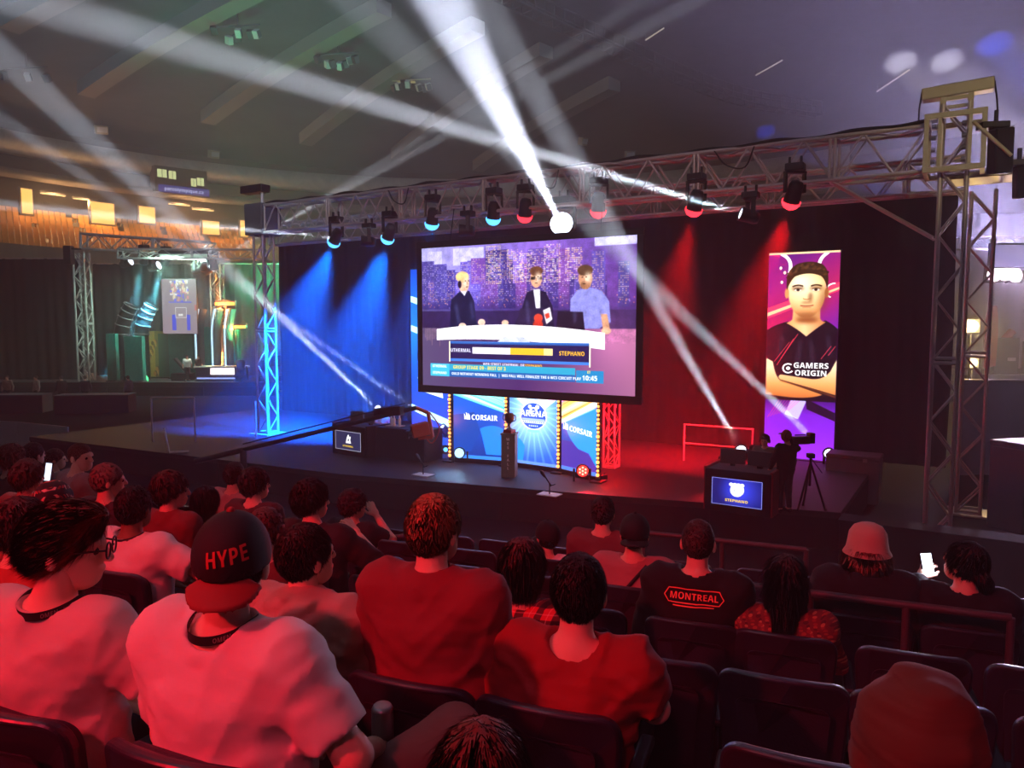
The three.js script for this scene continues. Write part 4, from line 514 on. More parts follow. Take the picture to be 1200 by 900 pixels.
  [[136, 152, 357], [150, 168, 357]].forEach(([x0, x1, top], i) => {
    const a = at(x0, 446), h = at(x0, top).y - base, t = thing('bent_chimney', i ? 'right one of two tall dark bent chimneys on the far stage' : 'left one of two tall dark bent chimneys on the far stage', 'stage prop', v3(a.x + 0.3, base, -FZ - 0.4 - i * 1.1));
    const pts = [v3(0, 0, 0), v3(0, h * 0.4, 0), v3(0.02, h * 0.66, 0), v3(0.35, h * 0.86, 0), v3(0.75, h, 0)]; mesh('duct', pipe(pts, 0.46, 36, 12), std(0x22262a, 0.35, { metalness: 0.4 }), t); for (let k = 0; k < 5; k++) { const p = new THREE.CatmullRomCurve3(pts).getPoint(0.45 + k * 0.13), o = mesh('ring', new THREE.TorusGeometry(0.47, 0.05, 6, 18), M.grey, t, p.toArray()); o.quaternion.setFromUnitVectors(v3(0, 0, 1), new THREE.CatmullRomCurve3(pts).getTangent(0.45 + k * 0.13)); }
  });
  [[231, 'left'], [250, 'middle'], [265, 'right']].forEach(([x, l]) => { const p = at(x, 446, FZ + 1), h = at(x, 362, FZ + 1).y - base, t = thing('light_column', 'curved white edged light column on the far stage, the ' + l + ' one', 'light column', v3(p.x, base, -FZ - 1)); mesh('light_edge', pipe([v3(0.25, h, 0), v3(0.02, h * 0.75, 0), v3(0, h * 0.4, 0), v3(0, 0.05, 0)], 0.06, 20, 6), glow(0xbfe8ff, 1.6), t); mesh('column_body', pipe([v3(0.55, h, -0.1), v3(0.32, h * 0.75, -0.1), v3(0.3, h * 0.4, -0.1), v3(0.3, 0.02, -0.1)], 0.24, 20, 8), M.grey, t); });
  const ramp = thing('dark_ramp', 'dark sloping set piece with pale marks on the far stage', 'set piece', v3(at(214, 420).x, base, -FZ)); box(ramp, 'slope', 1.5, 0.12, 1.2, 0, 0.9, 0, M.black, 0.02, [0, 0.3, -0.9]); box(ramp, 'mark', 0.5, 0.13, 0.2, 0.1, 0.85, 0.3, M.white, 0, [0, 0.3, -0.9]); box(ramp, 'base', 1.2, 0.5, 1, 0, 0.25, 0, M.black, 0.02);
  const tb = thing('far_desk', 'long bright lit desk on the far stage', 'desk', v3(at(262, 425).x, base, -FZ + 0.3)); box(tb, 'top', 3.4, 0.1, 0.9, 0, 0.95, 0, M.white, 0.02); box(tb, 'light_front', 1.6, 0.42, 0.06, 0.2, 0.66, 0.42, glow(0xfff0f4, 2.2), 0.01); box(tb, 'body', 3.2, 0.9, 0.7, 0, 0.45, 0, M.grey, 0.02); box(tb, 'light_bar', 3.0, 0.08, 0.05, 0, 0.2, 0.4, glow(0x9fb4ff, 1.5));
  // warm signs over the arches
  [[264, 356, 1.3], [275, 383, 1.5]].forEach(([x, y, w], i) => { const p = at(x, y, FZ + 1.5), t = thing('orange_lamp_bar', i ? 'lower orange glowing lamp bar over the far teal panel' : 'upper orange glowing lamp bar over the far arches', 'lamp', p); box(t, 'lamp_tube', w, 0.2, 0.12, 0, 0, 0.1, glow(0xffa040, 3)); box(t, 'housing', w + 0.2, 0.3, 0.12, 0, 0.05, -0.03, M.grey); tube(t, 'pole', v3(0, 0, -0.1), v3(0, base - p.y, -0.1), 0.05, M.grey); const l = new THREE.PointLight(0xff8a3a, 60); l.position.set(0, -0.1, 0.5); l.shadow.radius = 8; t.add(l); });
  // lamps of that stage
  const GREEN = new THREE.Color().setRGB(0.1, 1, 0.35), CYAN = new THREE.Color().setRGB(0.12, 0.75, 1), AMBER = new THREE.Color().setRGB(1, 0.28, 0.05);
  [['green floor lamp left by the teal panels', 158, 440, 330, 385, GREEN], ['green floor lamp right of the teal panels', 170, 444, 330, 400, GREEN], ['left one of three green lamps by the far desk', 282, 424, 282, 300, GREEN], ['middle one of three green lamps by the far desk', 307, 424, 310, 300, GREEN], ['right one of three green lamps by the far desk', 333, 424, 335, 300, GREEN]].forEach(([label, x, y, tx, ty, c], i) => { const p = at(x, y, FZ - 0.6), q = at(tx, ty, FZ + (i < 2 ? -4 : 4)); yokeLamp('far_floor_lamp', label, undefined, p, q, { color: i < 2 ? 0xe8f4ff : c, power: i < 2 ? LEVEL.far * 9 : LEVEL.far * 0.1, angle: i < 2 ? 0.016 : 0.5, penumbra: 0.6, glowColor: c, glowK: 2.5, lens: 0.16, size: 1.7, floor: true }); });
  [[153, 306, 800, 30, 0xeaf2ff, 26], [237, 313, 640, 95, 0xeaf2ff, 26], [248, 314, 560, 120, 0xeaf2ff, 14], [186, 311, 700, 100, 0xeaf2ff, 14]].forEach(([x, y, tx, ty, c, k], i) => yokeLamp('far_beam_lamp', 'white beam lamp hanging from the far stage truss', 'beam lamps on the far truss', at(x, y, FZ), onDepth(tx, ty, 46), { color: c, power: LEVEL.far * k * 1.3, angle: 0.018, penumbra: 0.5, glowK: 2.5, lens: 0.16, size: 1.7 }));
  [[168, 308, 155, 372, CYAN, 1], [193, 310, 162, 395, CYAN, 1.6], [238, 316, 235, 380, AMBER, 1], [251, 315, 262, 380, AMBER, 1.3]].forEach(([x, y, tx, ty, c, k], i) => yokeLamp('far_wash_lamp', i < 2 ? 'cyan wash lamp on the far stage truss' : 'amber wash lamp on the far stage truss', i < 2 ? 'cyan wash lamps of the far stage' : 'amber wash lamps of the far stage', at(x, y, FZ - 0.3), at(tx, ty, FZ + 2), { color: c, power: LEVEL.far * k * 2.2, angle: 0.13, penumbra: 0.7, glowK: 2, lens: 0.16, size: 1.6 }));
  // white set light that makes the far stage glow
  const fl = thing('far_flood', 'soft white flood panel on the far stage truss', 'lamp', at(215, 300, FZ - 1)); box(fl, 'lamp_panel', 3, 0.3, 0.15, 0, 0, 0, glow(0xd8ffe8, 0.6)); box(fl, 'housing', 3.1, 0.2, 0.3, 0, 0.22, 0, M.black); const l = new THREE.RectAreaLight(0xc8ffe6, 500, 3, 0.5); l.position.set(0, -0.1, 0.1); fl.add(l); l.lookAt(at(215, 440, FZ + 2));
  for (const [px, label] of [[220, 'person in a white shirt on the far stage by the ramp'], [233, 'person in a dark top on the far stage by the ramp']]) smallPerson(px, at(px, 444, FZ - 0.5), label, base);
}



// ------------------------------------------------------------------ right background: a third stage in lilac haze
{
  const D = 46, at = (px, py, d = D) => onDepth(px, py, d);
  const LIL = new THREE.Color().setRGB(0.6, 0.52, 1), PINK = new THREE.Color().setRGB(0.82, 0.6, 1);
  [[1163, 322], [1176, 321], [1188, 323]].forEach(([x, y], i) => { const p = at(x, y), t = thing('blinder_lamp', 'blinding pink white lamp of the stage beyond the right tower', 'lamp', p, 0, 'blinder lamps beyond the right tower'); mesh('lens', lensGeo, glow(0xffe6f6, 5), t, [0, 0, 0.16]).scale.setScalar(0.42); box(t, 'housing', 0.95, 0.95, 0.3, 0, 0, 0, M.black, 0.05); tube(t, 'hanger', v3(0, 0.4, 0), v3(0, 1.6, 0), 0.05, M.alu); const l = new THREE.SpotLight(i ? LIL : PINK, [3900, 3400, 12000][i], 0, [0.34, 0.34, 0.6][i], 1); l.position.copy(p).add(v3(0, 0, 0.4)); l.target.position.copy([v3(19.5, 5.5, -20), v3(20.5, 9, -20), v3(16, 24, -34)][i]); l.target.updateMatrixWorld(); l.shadow.radius = 15; l.name = 'blinder'; scene.add(l); });
  const tr = thing('side_truss', 'truss carrying the blinding lamps beyond the right tower', 'truss', v3(0, 0, -D)); trussParts(tr, v3(at(1120, 300).x, at(0, 285).y, 0), v3(at(1290, 300).x, at(0, 285).y, 0), 0.7, 0.7, 1.0, M.alu, 0.05, 0.025); for (const x of [1125, 1280]) { tube(tr, 'support_post', v3(at(x, 0).x, 0, 0), v3(at(x, 0).x, at(0, 285).y, 0), 0.09, M.alu); }
  const wall = thing('side_backdrop', 'lilac lit backdrop cloth beyond the right tower', 'backdrop', v3(at(1105, 0, D + 6).x, 0, -D - 6)); mesh('cloth', curtain(16, at(0, 250, D + 6).y, 1.2, 0.12), std(0xb4b2b4, 0.95), wall);
  const deckY = at(0, 438).y; struct('floor_side_stage', new THREE.BoxGeometry(16, 0.3, 6), std(0x6c6a70, 0.6), 'pale deck of the stage beyond the right tower', [at(1105, 0).x + 8, deckY - 0.15, -D - 2]);
  const sk = thing('side_stage_skirt', 'grey wall under the stage beyond the right tower', 'skirt', v3(at(1105, 0).x + 8, 0, -D + 1.2)); box(sk, 'cloth', 16, deckY - 0.3, 0.1, 0, (deckY - 0.3) / 2, 0, M.drapeGrey);
  const c1 = at(1175, 436), t1 = thing('dark_cabinet', 'dark cabinet with a small white word on the stage beyond the right tower', 'cabinet', v3(c1.x, deckY, -D)); box(t1, 'body', 1.5, 2.2, 0.6, 0, 1.1, 0, M.grey, 0.03); box(t1, 'mark', 0.5, 0.2, 0.02, 0.3, 0.9, 0.31, M.white);
  const c2 = at(1197, 436), t2 = thing('dark_cabinet', 'second dark cabinet at the frame side of the far right stage', 'cabinet', v3(c2.x + 0.6, deckY, -D + 0.3)); box(t2, 'body', 1.3, 2.0, 0.6, 0, 1.0, 0, M.grey, 0.03); box(t2, 'door', 1.1, 1.8, 0.03, 0, 1.0, 0.31, M.black);
  const b1 = at(1153, 436), f1 = thing('red_flag_banner', 'tall red feather flag beyond the right tower', 'flag', v3(b1.x, deckY, -D + 0.5)); const fs = new THREE.Shape(); fs.moveTo(-0.35, 0.4); fs.lineTo(-0.4, 3.2); fs.quadraticCurveTo(-0.3, 4.3, 0.25, 4.1); fs.quadraticCurveTo(0.5, 3.2, 0.35, 0.5); mesh('cloth', new THREE.ExtrudeGeometry(fs, { depth: 0.03, bevelEnabled: false }), std(0xb0303a, 0.8), f1); tube(f1, 'pole', v3(-0.42, 0, 0), v3(-0.42, 3.6, 0), 0.03, M.alu);
  const b2 = at(1190, 412), f2 = thing('red_seat_prop', 'red bent prop standing by the far right cabinets', 'stage prop', v3(b2.x, deckY, -D - 1)); mesh('prop', pipe([v3(0, 0, 0), v3(0.1, 0.9, 0), v3(-0.3, 1.6, 0), v3(0.4, 2.6, 0)], 0.25, 20, 8), std(0xa83a3a, 0.7), f2); box(f2, 'foot', 0.8, 0.08, 0.6, 0, 0.04, 0, M.black);
  [[1138, 382, 26], [1139, 425, 34]].forEach(([x, y, d]) => { const p = at(x, y, d), t = thing('small_flood', y < 400 ? 'small pale flood lamp seen through the rear right tower' : 'small warm flood lamp low behind the rear right tower', 'lamp', p); mesh('lens', lensGeo, glow(0xffd890, 3), t, [0, 0, 0.13]).scale.setScalar(0.2); box(t, 'housing', 0.5, 0.5, 0.24, 0, 0, 0, M.black, 0.03); tube(t, 'stand', v3(0, -0.2, 0), v3(0, -p.y, 0), 0.03, M.black); const l = new THREE.PointLight(0xffd890, 60); l.position.set(0, 0, 0.4); l.shadow.radius = 8; t.add(l); });
  // grey curtain wall between the main stage and that stage
  const g0 = at(1128, 446, 23), g1 = at(1330, 446, 23), gt = thing('grey_curtain_wall', 'grey curtain wall to the right of the stage towers', 'curtain', v3(g0.x, 0.01, -23)); mesh('cloth', curtain(g1.x - g0.x, g0.y, 0.9, 0.07), M.wallCloth, gt); tube(gt, 'curtain_rod', v3(0, g0.y, 0), v3(g1.x - g0.x, g0.y, 0), 0.03, M.alu);
  const k = onHeight(1185, 606, 0.6), cab = thing('road_case', 'black angled road case at the foot of the grey curtain wall', 'case', v3(onDepth(1200, 600, 17).x, 0, -17), 0.3); box(cab, 'body', 1.2, 1.9, 0.9, 0, 0.95, 0, M.black, 0.04); box(cab, 'lid', 1.22, 0.14, 0.92, 0, 1.95, 0, M.black, 0.04);
  // wide lilac wash over that stage: lights the haze and the roof there
  const p = at(1215, 300, 42), w = thing('lilac_wash_panel', 'large lilac wash lamp panel beyond the right edge of the view', 'lamp', p); box(w, 'lamp_panel', 5, 1.2, 0.1, 0, 0, 0.06, glow(LIL, 0.5)); box(w, 'housing', 5.2, 1.4, 0.2, 0, 0, -0.06, M.black); const l = new THREE.RectAreaLight(LIL, LEVEL.house, 5, 1.2); l.position.set(0, 0, 0.15); w.add(l); l.lookAt(v3(14, 30, -25));
}
// ------------------------------------------------------------------ lamps that hit the roof: three coloured pools
{
  const stand = (x, z) => v3(x, 1.2, z);
  [['white beam lamp right of the seats throwing the first pool on the roof', stand(16, -14), domeAt(1055, 73), 0xfff6ff, 60000, 0.024], ['second white beam lamp right of the seats throwing a pool on the roof', stand(17.2, -14.5), domeAt(1108, 72), 0xfff6ff, 60000, 0.024], ['blue beam lamp right of the seats throwing a pool on the roof', stand(18.4, -15), domeAt(1165, 52), 0x2a50ff, 60000, 0.026], ['low blue beam lamp right of the seats throwing a streak on the roof', stand(19.6, -15.5), domeAt(897, 154), 0x2a50ff, 60000, 0.015]].forEach(([label, p, q, c, k, a]) => { const t = yokeLamp('roof_beam_lamp', label, undefined, p, q, { color: c, power: k * 2.0, angle: a, penumbra: 0.7, floor: true, glowK: 0.4 }); tube(t, 'stand_post', v3(0, -0.7, 0), v3(0, -1.2, 0), 0.06, M.black); box(t, 'stand_base', 0.6, 0.04, 0.6, 0, -1.18, 0, M.black); });
}
// ------------------------------------------------------------------ what lies between: rails, tables, barriers in the dim left foreground of the far stage
{
  const bar = thing('curved_barrier', 'pale curved barrier panel in the blue light below the far stage', 'barrier'); const pts = [[-40, 492], [20, 494], [80, 500]].map(([x, y]) => onHeight(x, y, 1.0)); for (let i = 0; i < 2; i++) { const a = pts[i], b = pts[i + 1], L = a.distanceTo(b); box(bar, 'panel', L, 1.0, 0.06, (a.x + b.x) / 2, 0.5, (a.z + b.z) / 2, M.white, 0.02, [0, -Math.atan2(b.z - a.z, b.x - a.x), 0]); }
  [[12, 462, 'grey cloth covered table left below the far stage'], [112, 462, 'grey cloth covered table right below the far stage']].forEach(([x, y, label], i) => { const p = onHeight(x, y, 0.95), t = thing('cloth_table', label, 'table', v3(p.x, 0, p.z), 0.15); box(t, 'cloth', 3.6, 0.92, 1.2, 0, 0.46, 0, M.drapeGrey, 0.03); box(t, 'top', 3.64, 0.04, 1.24, 0, 0.94, 0, M.drapeGrey, 0.01); });
  [[180, 466, 230, 545, 'left tall frame stand of thin pipes below the far stage'], [298, 470, 301, 540, 'slim upright pole beside the left stage tower']].forEach(([x0, y0, x1, y1, label], i) => { const a = onHeight(x0, y1, 0.02), b = onHeight(x1, y1, 0.02), t = thing('pipe_stand', label, 'stand', v3(a.x, 0, a.z)), d = b.clone().sub(a), h = onDepth(x0, y0, -a.z).y; for (const q of i ? [1] : [0, 1]) tube(t, 'post', v3(d.x * q, 0, d.z * q), v3(d.x * q, h, d.z * q), 0.03, M.alu); if (!i) { tube(t, 'rail', v3(0, h, 0), v3(d.x, h, d.z), 0.03, M.alu); } else box(t, 'foot', 0.4, 0.04, 0.4, d.x, 0.02, d.z, M.black); });
  const m = onHeight(198, 530, DECK), mp = thing('white_marker_post', 'short pale tube leaning on the blue floor', 'tube', v3(m.x, DECK, m.z)); tube(mp, 'tube', v3(0, 0.03, 0), v3(-0.12, 0.75, 0), 0.03, M.white); tube(mp, 'foot', v3(0.1, 0.03, 0.2), v3(0.6, 0.03, 0), 0.03, M.white);
  const ct = onHeight(345, 500, DECK), cab = thing('shelf_unit', 'wooden shelf with two warm lamps behind the left tower', 'shelf', v3(onDepth(341, 500, 34).x, DECK, -34)); box(cab, 'top', 1.5, 0.5, 0.5, 0, 2.2, 0, M.wood, 0.02); for (const s of [-1, 1]) box(cab, 'upright', 0.1, 2.0, 0.4, s * 0.6, 1.0, 0, M.wood, 0.01); for (const [x, y] of [[0.3, 1.0], [0.25, 0.3]]) mesh('lamp_bulb', unitBall, glow(0xffa040, 3), cab, [x, y, 0.3]).scale.setScalar(0.12); box(cab, 'shelf', 1.2, 0.06, 0.4, 0, 0.8, 0, M.wood);
}

// ------------------------------------------------------------------ people: distance fields meshed by surface nets
const smin = (a, b, k) => { const h = Math.max(k - Math.abs(a - b), 0) / k; return Math.min(a, b) - h * h * k * 0.25; };
function capsule(a, b, ra, rb, sx = 1) {
  const ax = a.x * sx, ay = a.y, az = a.z, dx = (b.x - a.x) * sx, dy = b.y - a.y, dz = b.z - a.z, l = 1 / Math.max(dx * dx + dy * dy + dz * dz, 1e-9);
  return (x, y, z) => { x *= sx; let t = ((x - ax) * dx + (y - ay) * dy + (z - az) * dz) * l; t = t < 0 ? 0 : t > 1 ? 1 : t; const ex = x - ax - dx * t, ey = y - ay - dy * t, ez = z - az - dz * t; return Math.sqrt(ex * ex + ey * ey + ez * ez) - (ra + (rb - ra) * t); };
}
function ellipsoid(c, r) { return (x, y, z) => { const a = (x - c[0]) / r[0], b = (y - c[1]) / r[1], d = (z - c[2]) / r[2], k0 = Math.sqrt(a * a + b * b + d * d), e = a / r[0], f = b / r[1], g = d / r[2], k1 = Math.sqrt(e * e + f * f + g * g); return k1 > 1e-6 ? k0 * (k0 - 1) / k1 : -Math.min(...r); }; }
const union = (fs, k) => (x, y, z) => { let d = fs[0](x, y, z); for (let i = 1; i < fs.length; i++) d = smin(d, fs[i](x, y, z), k); return d; };
function nets(f, lo, hi, cell) {
  const nx = Math.ceil((hi[0] - lo[0]) / cell) + 1, ny = Math.ceil((hi[1] - lo[1]) / cell) + 1, nz = Math.ceil((hi[2] - lo[2]) / cell) + 1, S = new Float32Array(nx * ny * nz), B = 5, reach = B * cell * 1.9;
  for (let bz = 0; bz < nz; bz += B) for (let by = 0; by < ny; by += B) for (let bx = 0; bx < nx; bx += B) {
    const c = f(lo[0] + (bx + B / 2) * cell, lo[1] + (by + B / 2) * cell, lo[2] + (bz + B / 2) * cell), far = Math.abs(c) > reach;
    for (let z = bz; z < Math.min(bz + B, nz); z++) for (let y = by; y < Math.min(by + B, ny); y++) for (let x = bx; x < Math.min(bx + B, nx); x++) S[(z * ny + y) * nx + x] = far ? c : f(lo[0] + x * cell, lo[1] + y * cell, lo[2] + z * cell);
  }
  const id = new Int32Array(nx * ny * nz).fill(-1), pos = [], idx = [], at = (x, y, z) => (z * ny + y) * nx + x;
  const E = [[0, 1], [2, 3], [4, 5], [6, 7], [0, 2], [1, 3], [4, 6], [5, 7], [0, 4], [1, 5], [2, 6], [3, 7]], v = new Float32Array(8);
  for (let z = 0; z < nz - 1; z++) for (let y = 0; y < ny - 1; y++) for (let x = 0; x < nx - 1; x++) {
    let m = 0; for (let k = 0; k < 8; k++) { v[k] = S[at(x + (k & 1), y + ((k >> 1) & 1), z + (k >> 2))]; if (v[k] < 0) m++; }
    if (m === 0 || m === 8) continue;
    let sx = 0, sy = 0, sz = 0, n = 0;
    for (const [a, b] of E) if ((v[a] < 0) !== (v[b] < 0)) { const t = v[a] / (v[a] - v[b]); sx += (a & 1) + t * ((b & 1) - (a & 1)); sy += ((a >> 1) & 1) + t * (((b >> 1) & 1) - ((a >> 1) & 1)); sz += (a >> 2) + t * ((b >> 2) - (a >> 2)); n++; }
    id[at(x, y, z)] = pos.length / 3; pos.push(lo[0] + (x + sx / n) * cell, lo[1] + (y + sy / n) * cell, lo[2] + (z + sz / n) * cell);
  }
  const quad = (a, b, c, d, flip) => { if (a < 0 || b < 0 || c < 0 || d < 0) return; if (flip) idx.push(a, c, b, a, d, c); else idx.push(a, b, c, a, c, d); };
  for (let z = 1; z < nz - 1; z++) for (let y = 1; y < ny - 1; y++) for (let x = 1; x < nx - 1; x++) {
    const s = S[at(x, y, z)] < 0;
    if (s !== S[at(x + 1, y, z)] < 0) quad(id[at(x, y - 1, z - 1)], id[at(x, y, z - 1)], id[at(x, y, z)], id[at(x, y - 1, z)], !s);
    if (s !== S[at(x, y + 1, z)] < 0) quad(id[at(x - 1, y, z - 1)], id[at(x - 1, y, z)], id[at(x, y, z)], id[at(x, y, z - 1)], !s);
    if (s !== S[at(x, y, z + 1)] < 0) quad(id[at(x - 1, y - 1, z)], id[at(x, y - 1, z)], id[at(x, y, z)], id[at(x - 1, y, z)], !s);
  }
  const g = new THREE.BufferGeometry(); g.setAttribute('position', new THREE.Float32BufferAttribute(pos, 3)); g.setIndex(idx); g.computeVertexNormals(); return g;
}
function clothUv(g) { const p = g.attributes.position, uv = new Float32Array(p.count * 2); for (let i = 0; i < p.count; i++) { uv[i * 2] = p.getX(i) + 0.6 * p.getZ(i); uv[i * 2 + 1] = p.getY(i); } g.setAttribute('uv', new THREE.BufferAttribute(uv, 2)); return g; }
const bare = (g) => { g.deleteAttribute('uv'); return g; };
// one hand: wrist at the origin, fingers along -z, palm down, thumb towards +x; mirrored for the other side
const handGeo = (() => {
  const fs = [capsule(v3(-0.012, 0, -0.015), v3(-0.02, 0, -0.085), 0.02, 0.017), capsule(v3(0.012, 0, -0.015), v3(0.02, 0, -0.085), 0.021, 0.018), capsule(v3(0, 0, 0.03), v3(0, 0, -0.02), 0.022, 0.026)], fingers = [];
  [[-0.03, 0.055, 0.0], [-0.011, 0.07, 0.004], [0.009, 0.075, 0.005], [0.028, 0.066, 0.003]].forEach(([x, l, y]) => { const a = v3(x, y, -0.085), b = v3(x * 1.12, y - 0.006, -0.085 - l * 0.5), c = v3(x * 1.12, y - 0.028, -0.085 - l * 0.85), d = v3(x * 1.1, y - 0.046, -0.085 - l); fingers.push(capsule(a, b, 0.0095, 0.009), capsule(b, c, 0.009, 0.0082), capsule(c, d, 0.0082, 0.007)); });
  const t0 = v3(0.03, -0.004, -0.025), t1 = v3(0.056, -0.014, -0.062), t2 = v3(0.058, -0.022, -0.098); fingers.push(capsule(t0, t1, 0.014, 0.011), capsule(t1, t2, 0.011, 0.008));
  const palm = union(fs, 0.02), all = union([palm, ...fingers], 0.006); return nets(all, [-0.07, -0.08, -0.19], [0.09, 0.05, 0.06], 0.005);
})();
const skinTone = { pale: 0xe0b49c, tan: 0xc08a68, brown: 0x7a4a34 };
const matCache = new Map(), mat = (c, r, more) => { const k = JSON.stringify([c, r, more && Object.keys(more)]); if (more) return std(c, r, more); if (!matCache.has(k)) matCache.set(k, std(c, r)); return matCache.get(k); };
const eyeGeo = new THREE.SphereGeometry(0.0125, 10, 8), eyeMat = std(0x2a1c18, 0.25);

function strands(g, n, len, width, flow, k0) {       // thin blades of hair over the shell, combed away from the crown
  const p = g.attributes.position, q = g.attributes.normal, pos = Array.from(p.array), nor = Array.from(q.array), col = [], idx = Array.from(g.index.array), a = v3(), b = v3(), d = v3(), s = v3(); let k = 1 + Math.abs(Math.floor(k0 * 997)); const r = () => { k = (k * 48271) % 2147483647; return k / 2147483647; };
  for (let i = 0; i < p.count; i++) { col.push(0.9, 0.9, 0.9); }
  for (let i = 0; i < n; i++) { const v = Math.floor(r() * p.count); a.fromBufferAttribute(p, v); b.fromBufferAttribute(q, v); d.copy(a).sub(v3(0.01, 0.12, 0.045)); if (flow) d.lerp(flow, 0.75); d.addScaledVector(b, -d.dot(b)).add(v3((r() - 0.5) * 0.05, (r() - 0.5) * 0.05 - 0.02, (r() - 0.5) * 0.05)); if (d.lengthSq() < 1e-8) continue; d.normalize(); s.copy(b).cross(d).normalize(); const L = len * (0.6 + 0.8 * r()), w = width * (0.6 + 0.8 * r()), t = 0.85 + 0.3 * r(), at = pos.length / 3; for (let j = 0; j <= 2; j++) { const u = j / 2, lift = 0.001 + L * (0.03 + 0.08 * r()) * u; for (const e of j < 2 ? [-1, 1] : [0]) { pos.push(a.x + d.x * L * u + b.x * lift + s.x * e * w * (1 - u * 0.5), a.y + d.y * L * u + b.y * lift + s.y * e * w * (1 - u * 0.5) - L * u * u * 0.15, a.z + d.z * L * u + b.z * lift + s.z * e * w * (1 - u * 0.5)); nor.push(b.x + s.x * e * 0.2, b.y + s.y * e * 0.2, b.z + s.z * e * 0.2); col.push(t, t, t); } } idx.push(at, at + 1, at + 2, at + 1, at + 3, at + 2, at + 2, at + 3, at + 4); }
  const o = new THREE.BufferGeometry(); o.setAttribute('position', new THREE.Float32BufferAttribute(pos, 3)); o.setAttribute('normal', new THREE.Float32BufferAttribute(nor, 3)); o.setAttribute('color', new THREE.Float32BufferAttribute(col, 3)); o.setIndex(idx); return o;
}
function person(label, pos, turn, o) {
  const T = o.top ?? 1.32, w = o.w ?? 1, lean = o.lean ?? 0, side = o.side ?? 0, cell = o.cell ?? 0.015, stand = o.stand, group = o.group, drop = stand ? 0 : 0;
  const t = thing('person', label, 'person', pos, turn, group);
  const hipY = stand ? 0.93 * (T / 1.76) : 0.52, sh = T - 0.335, nz = 0.03 - lean;
  const hip = (s) => v3(s * 0.085, hipY - 0.02, 0.0), shoulder = (s) => v3(side + s * 0.17 * w, sh, nz);
  const pelvis = v3(0, hipY + 0.03, 0.02), belly = v3(side * 0.4, hipY + (sh - hipY) * 0.4, 0.02 - lean * 0.35), chest = v3(side * 0.85, sh - 0.12, 0.025 - lean * 0.8), neck = v3(side, sh + 0.03, nz + 0.01), headC = v3(side * 1.05 + (o.headX ?? 0), T - 0.118, nz - 0.03 + (o.headZ ?? 0));
  const arms = {}; for (const [k, s] of [['L', -1], ['R', 1]]) { const a = o['arm' + k] ?? (stand ? [s * 0.27 * w, sh - 0.3, nz, s * 0.28 * w, sh - 0.54, nz - 0.08] : [s * 0.255 * w, Math.max(0.66, sh - 0.31), nz - 0.06, s * 0.1, 0.64, nz - 0.3]); arms[k] = { s, S: shoulder(s), Eb: v3(a[0], a[1], a[2]), W: v3(a[3], a[4], a[5]) }; }
  const knees = (s) => s > 0 && o.kneeR ? v3(...o.kneeR) : stand ? v3(s * 0.1, hipY * 0.52, -0.03) : v3(s * (o.knees ?? 0.14), 0.5, -0.46), ankle = (s) => s > 0 && o.kneeR ? v3(o.kneeR[0] * 0.6, 0.1, o.kneeR[2] - 0.05) : stand ? v3(s * 0.11, 0.09, 0.01) : v3(s * 0.14, 0.1, -0.44), toe = (s) => v3(s * 0.13, 0.05, ankle(s).z - 0.17);
  const build = o.build ?? 1, torso = (e) => union([capsule(pelvis, belly, 0.118 * build + e, 0.108 * build + e, 0.64), capsule(belly, chest, 0.108 * build + e, 0.122 * build + e, 0.62)], 0.06);
  const girdle = (e) => [capsule(shoulder(-1).multiplyScalar(1), shoulder(1), 0.062 + e, 0.062 + e), capsule(neck, shoulder(-1).lerp(neck, 0.25), 0.056 + e, 0.05 + e), capsule(neck, shoulder(1).lerp(neck, 0.25), 0.056 + e, 0.05 + e), capsule(chest, shoulder(1), 0.1 + e, 0.07 + e), capsule(chest, shoulder(-1), 0.1 + e, 0.07 + e)];
  const legs = (e) => [-1, 1].flatMap((s) => [capsule(hip(s), knees(s), 0.085 + e, 0.06 + e), capsule(knees(s), ankle(s), 0.058 + e, 0.04 + e)]);
  const limb = (a, e, r = 1) => [capsule(a.S, a.Eb, 0.055 * r + e, 0.043 * r + e), capsule(a.Eb, a.W, 0.042 * r + e, 0.029 * r + e)];
  const bodyF = union([union([torso(-0.006), ...girdle(-0.006)], 0.05), ...legs(-0.006), ...limb(arms.L, 0), ...limb(arms.R, 0), capsule(neck, v3(headC.x, headC.y - 0.06, headC.z + 0.02), 0.057, 0.053), ...[-1, 1].map((s) => capsule(ankle(s), toe(s), 0.042, 0.035))], 0.03);
  const lo = [-0.62 - Math.abs(side), -0.02, -0.85 - lean], hi = [0.62 + Math.abs(side), T - 0.06, 0.36]; for (const a of Object.values(arms)) for (const q of [a.Eb, a.W]) { lo[0] = Math.min(lo[0], q.x - 0.12); hi[0] = Math.max(hi[0], q.x + 0.12); lo[2] = Math.min(lo[2], q.z - 0.12); hi[1] = Math.max(hi[1], q.y + 0.12); }
  const parts = [bare(nets(bodyF, lo, hi, cell))];
  // head with its face, turned as the person looks
  const headQ = new THREE.Quaternion().setFromEuler(new THREE.Euler(o.nod ?? 0, o.look ?? 0, o.roll ?? 0, 'YXZ')), hm = new THREE.Matrix4().compose(headC, headQ, v3(1, 1, 1));
  const skull = ellipsoid([0, 0.02, 0.014], [0.076, 0.098, 0.096]);
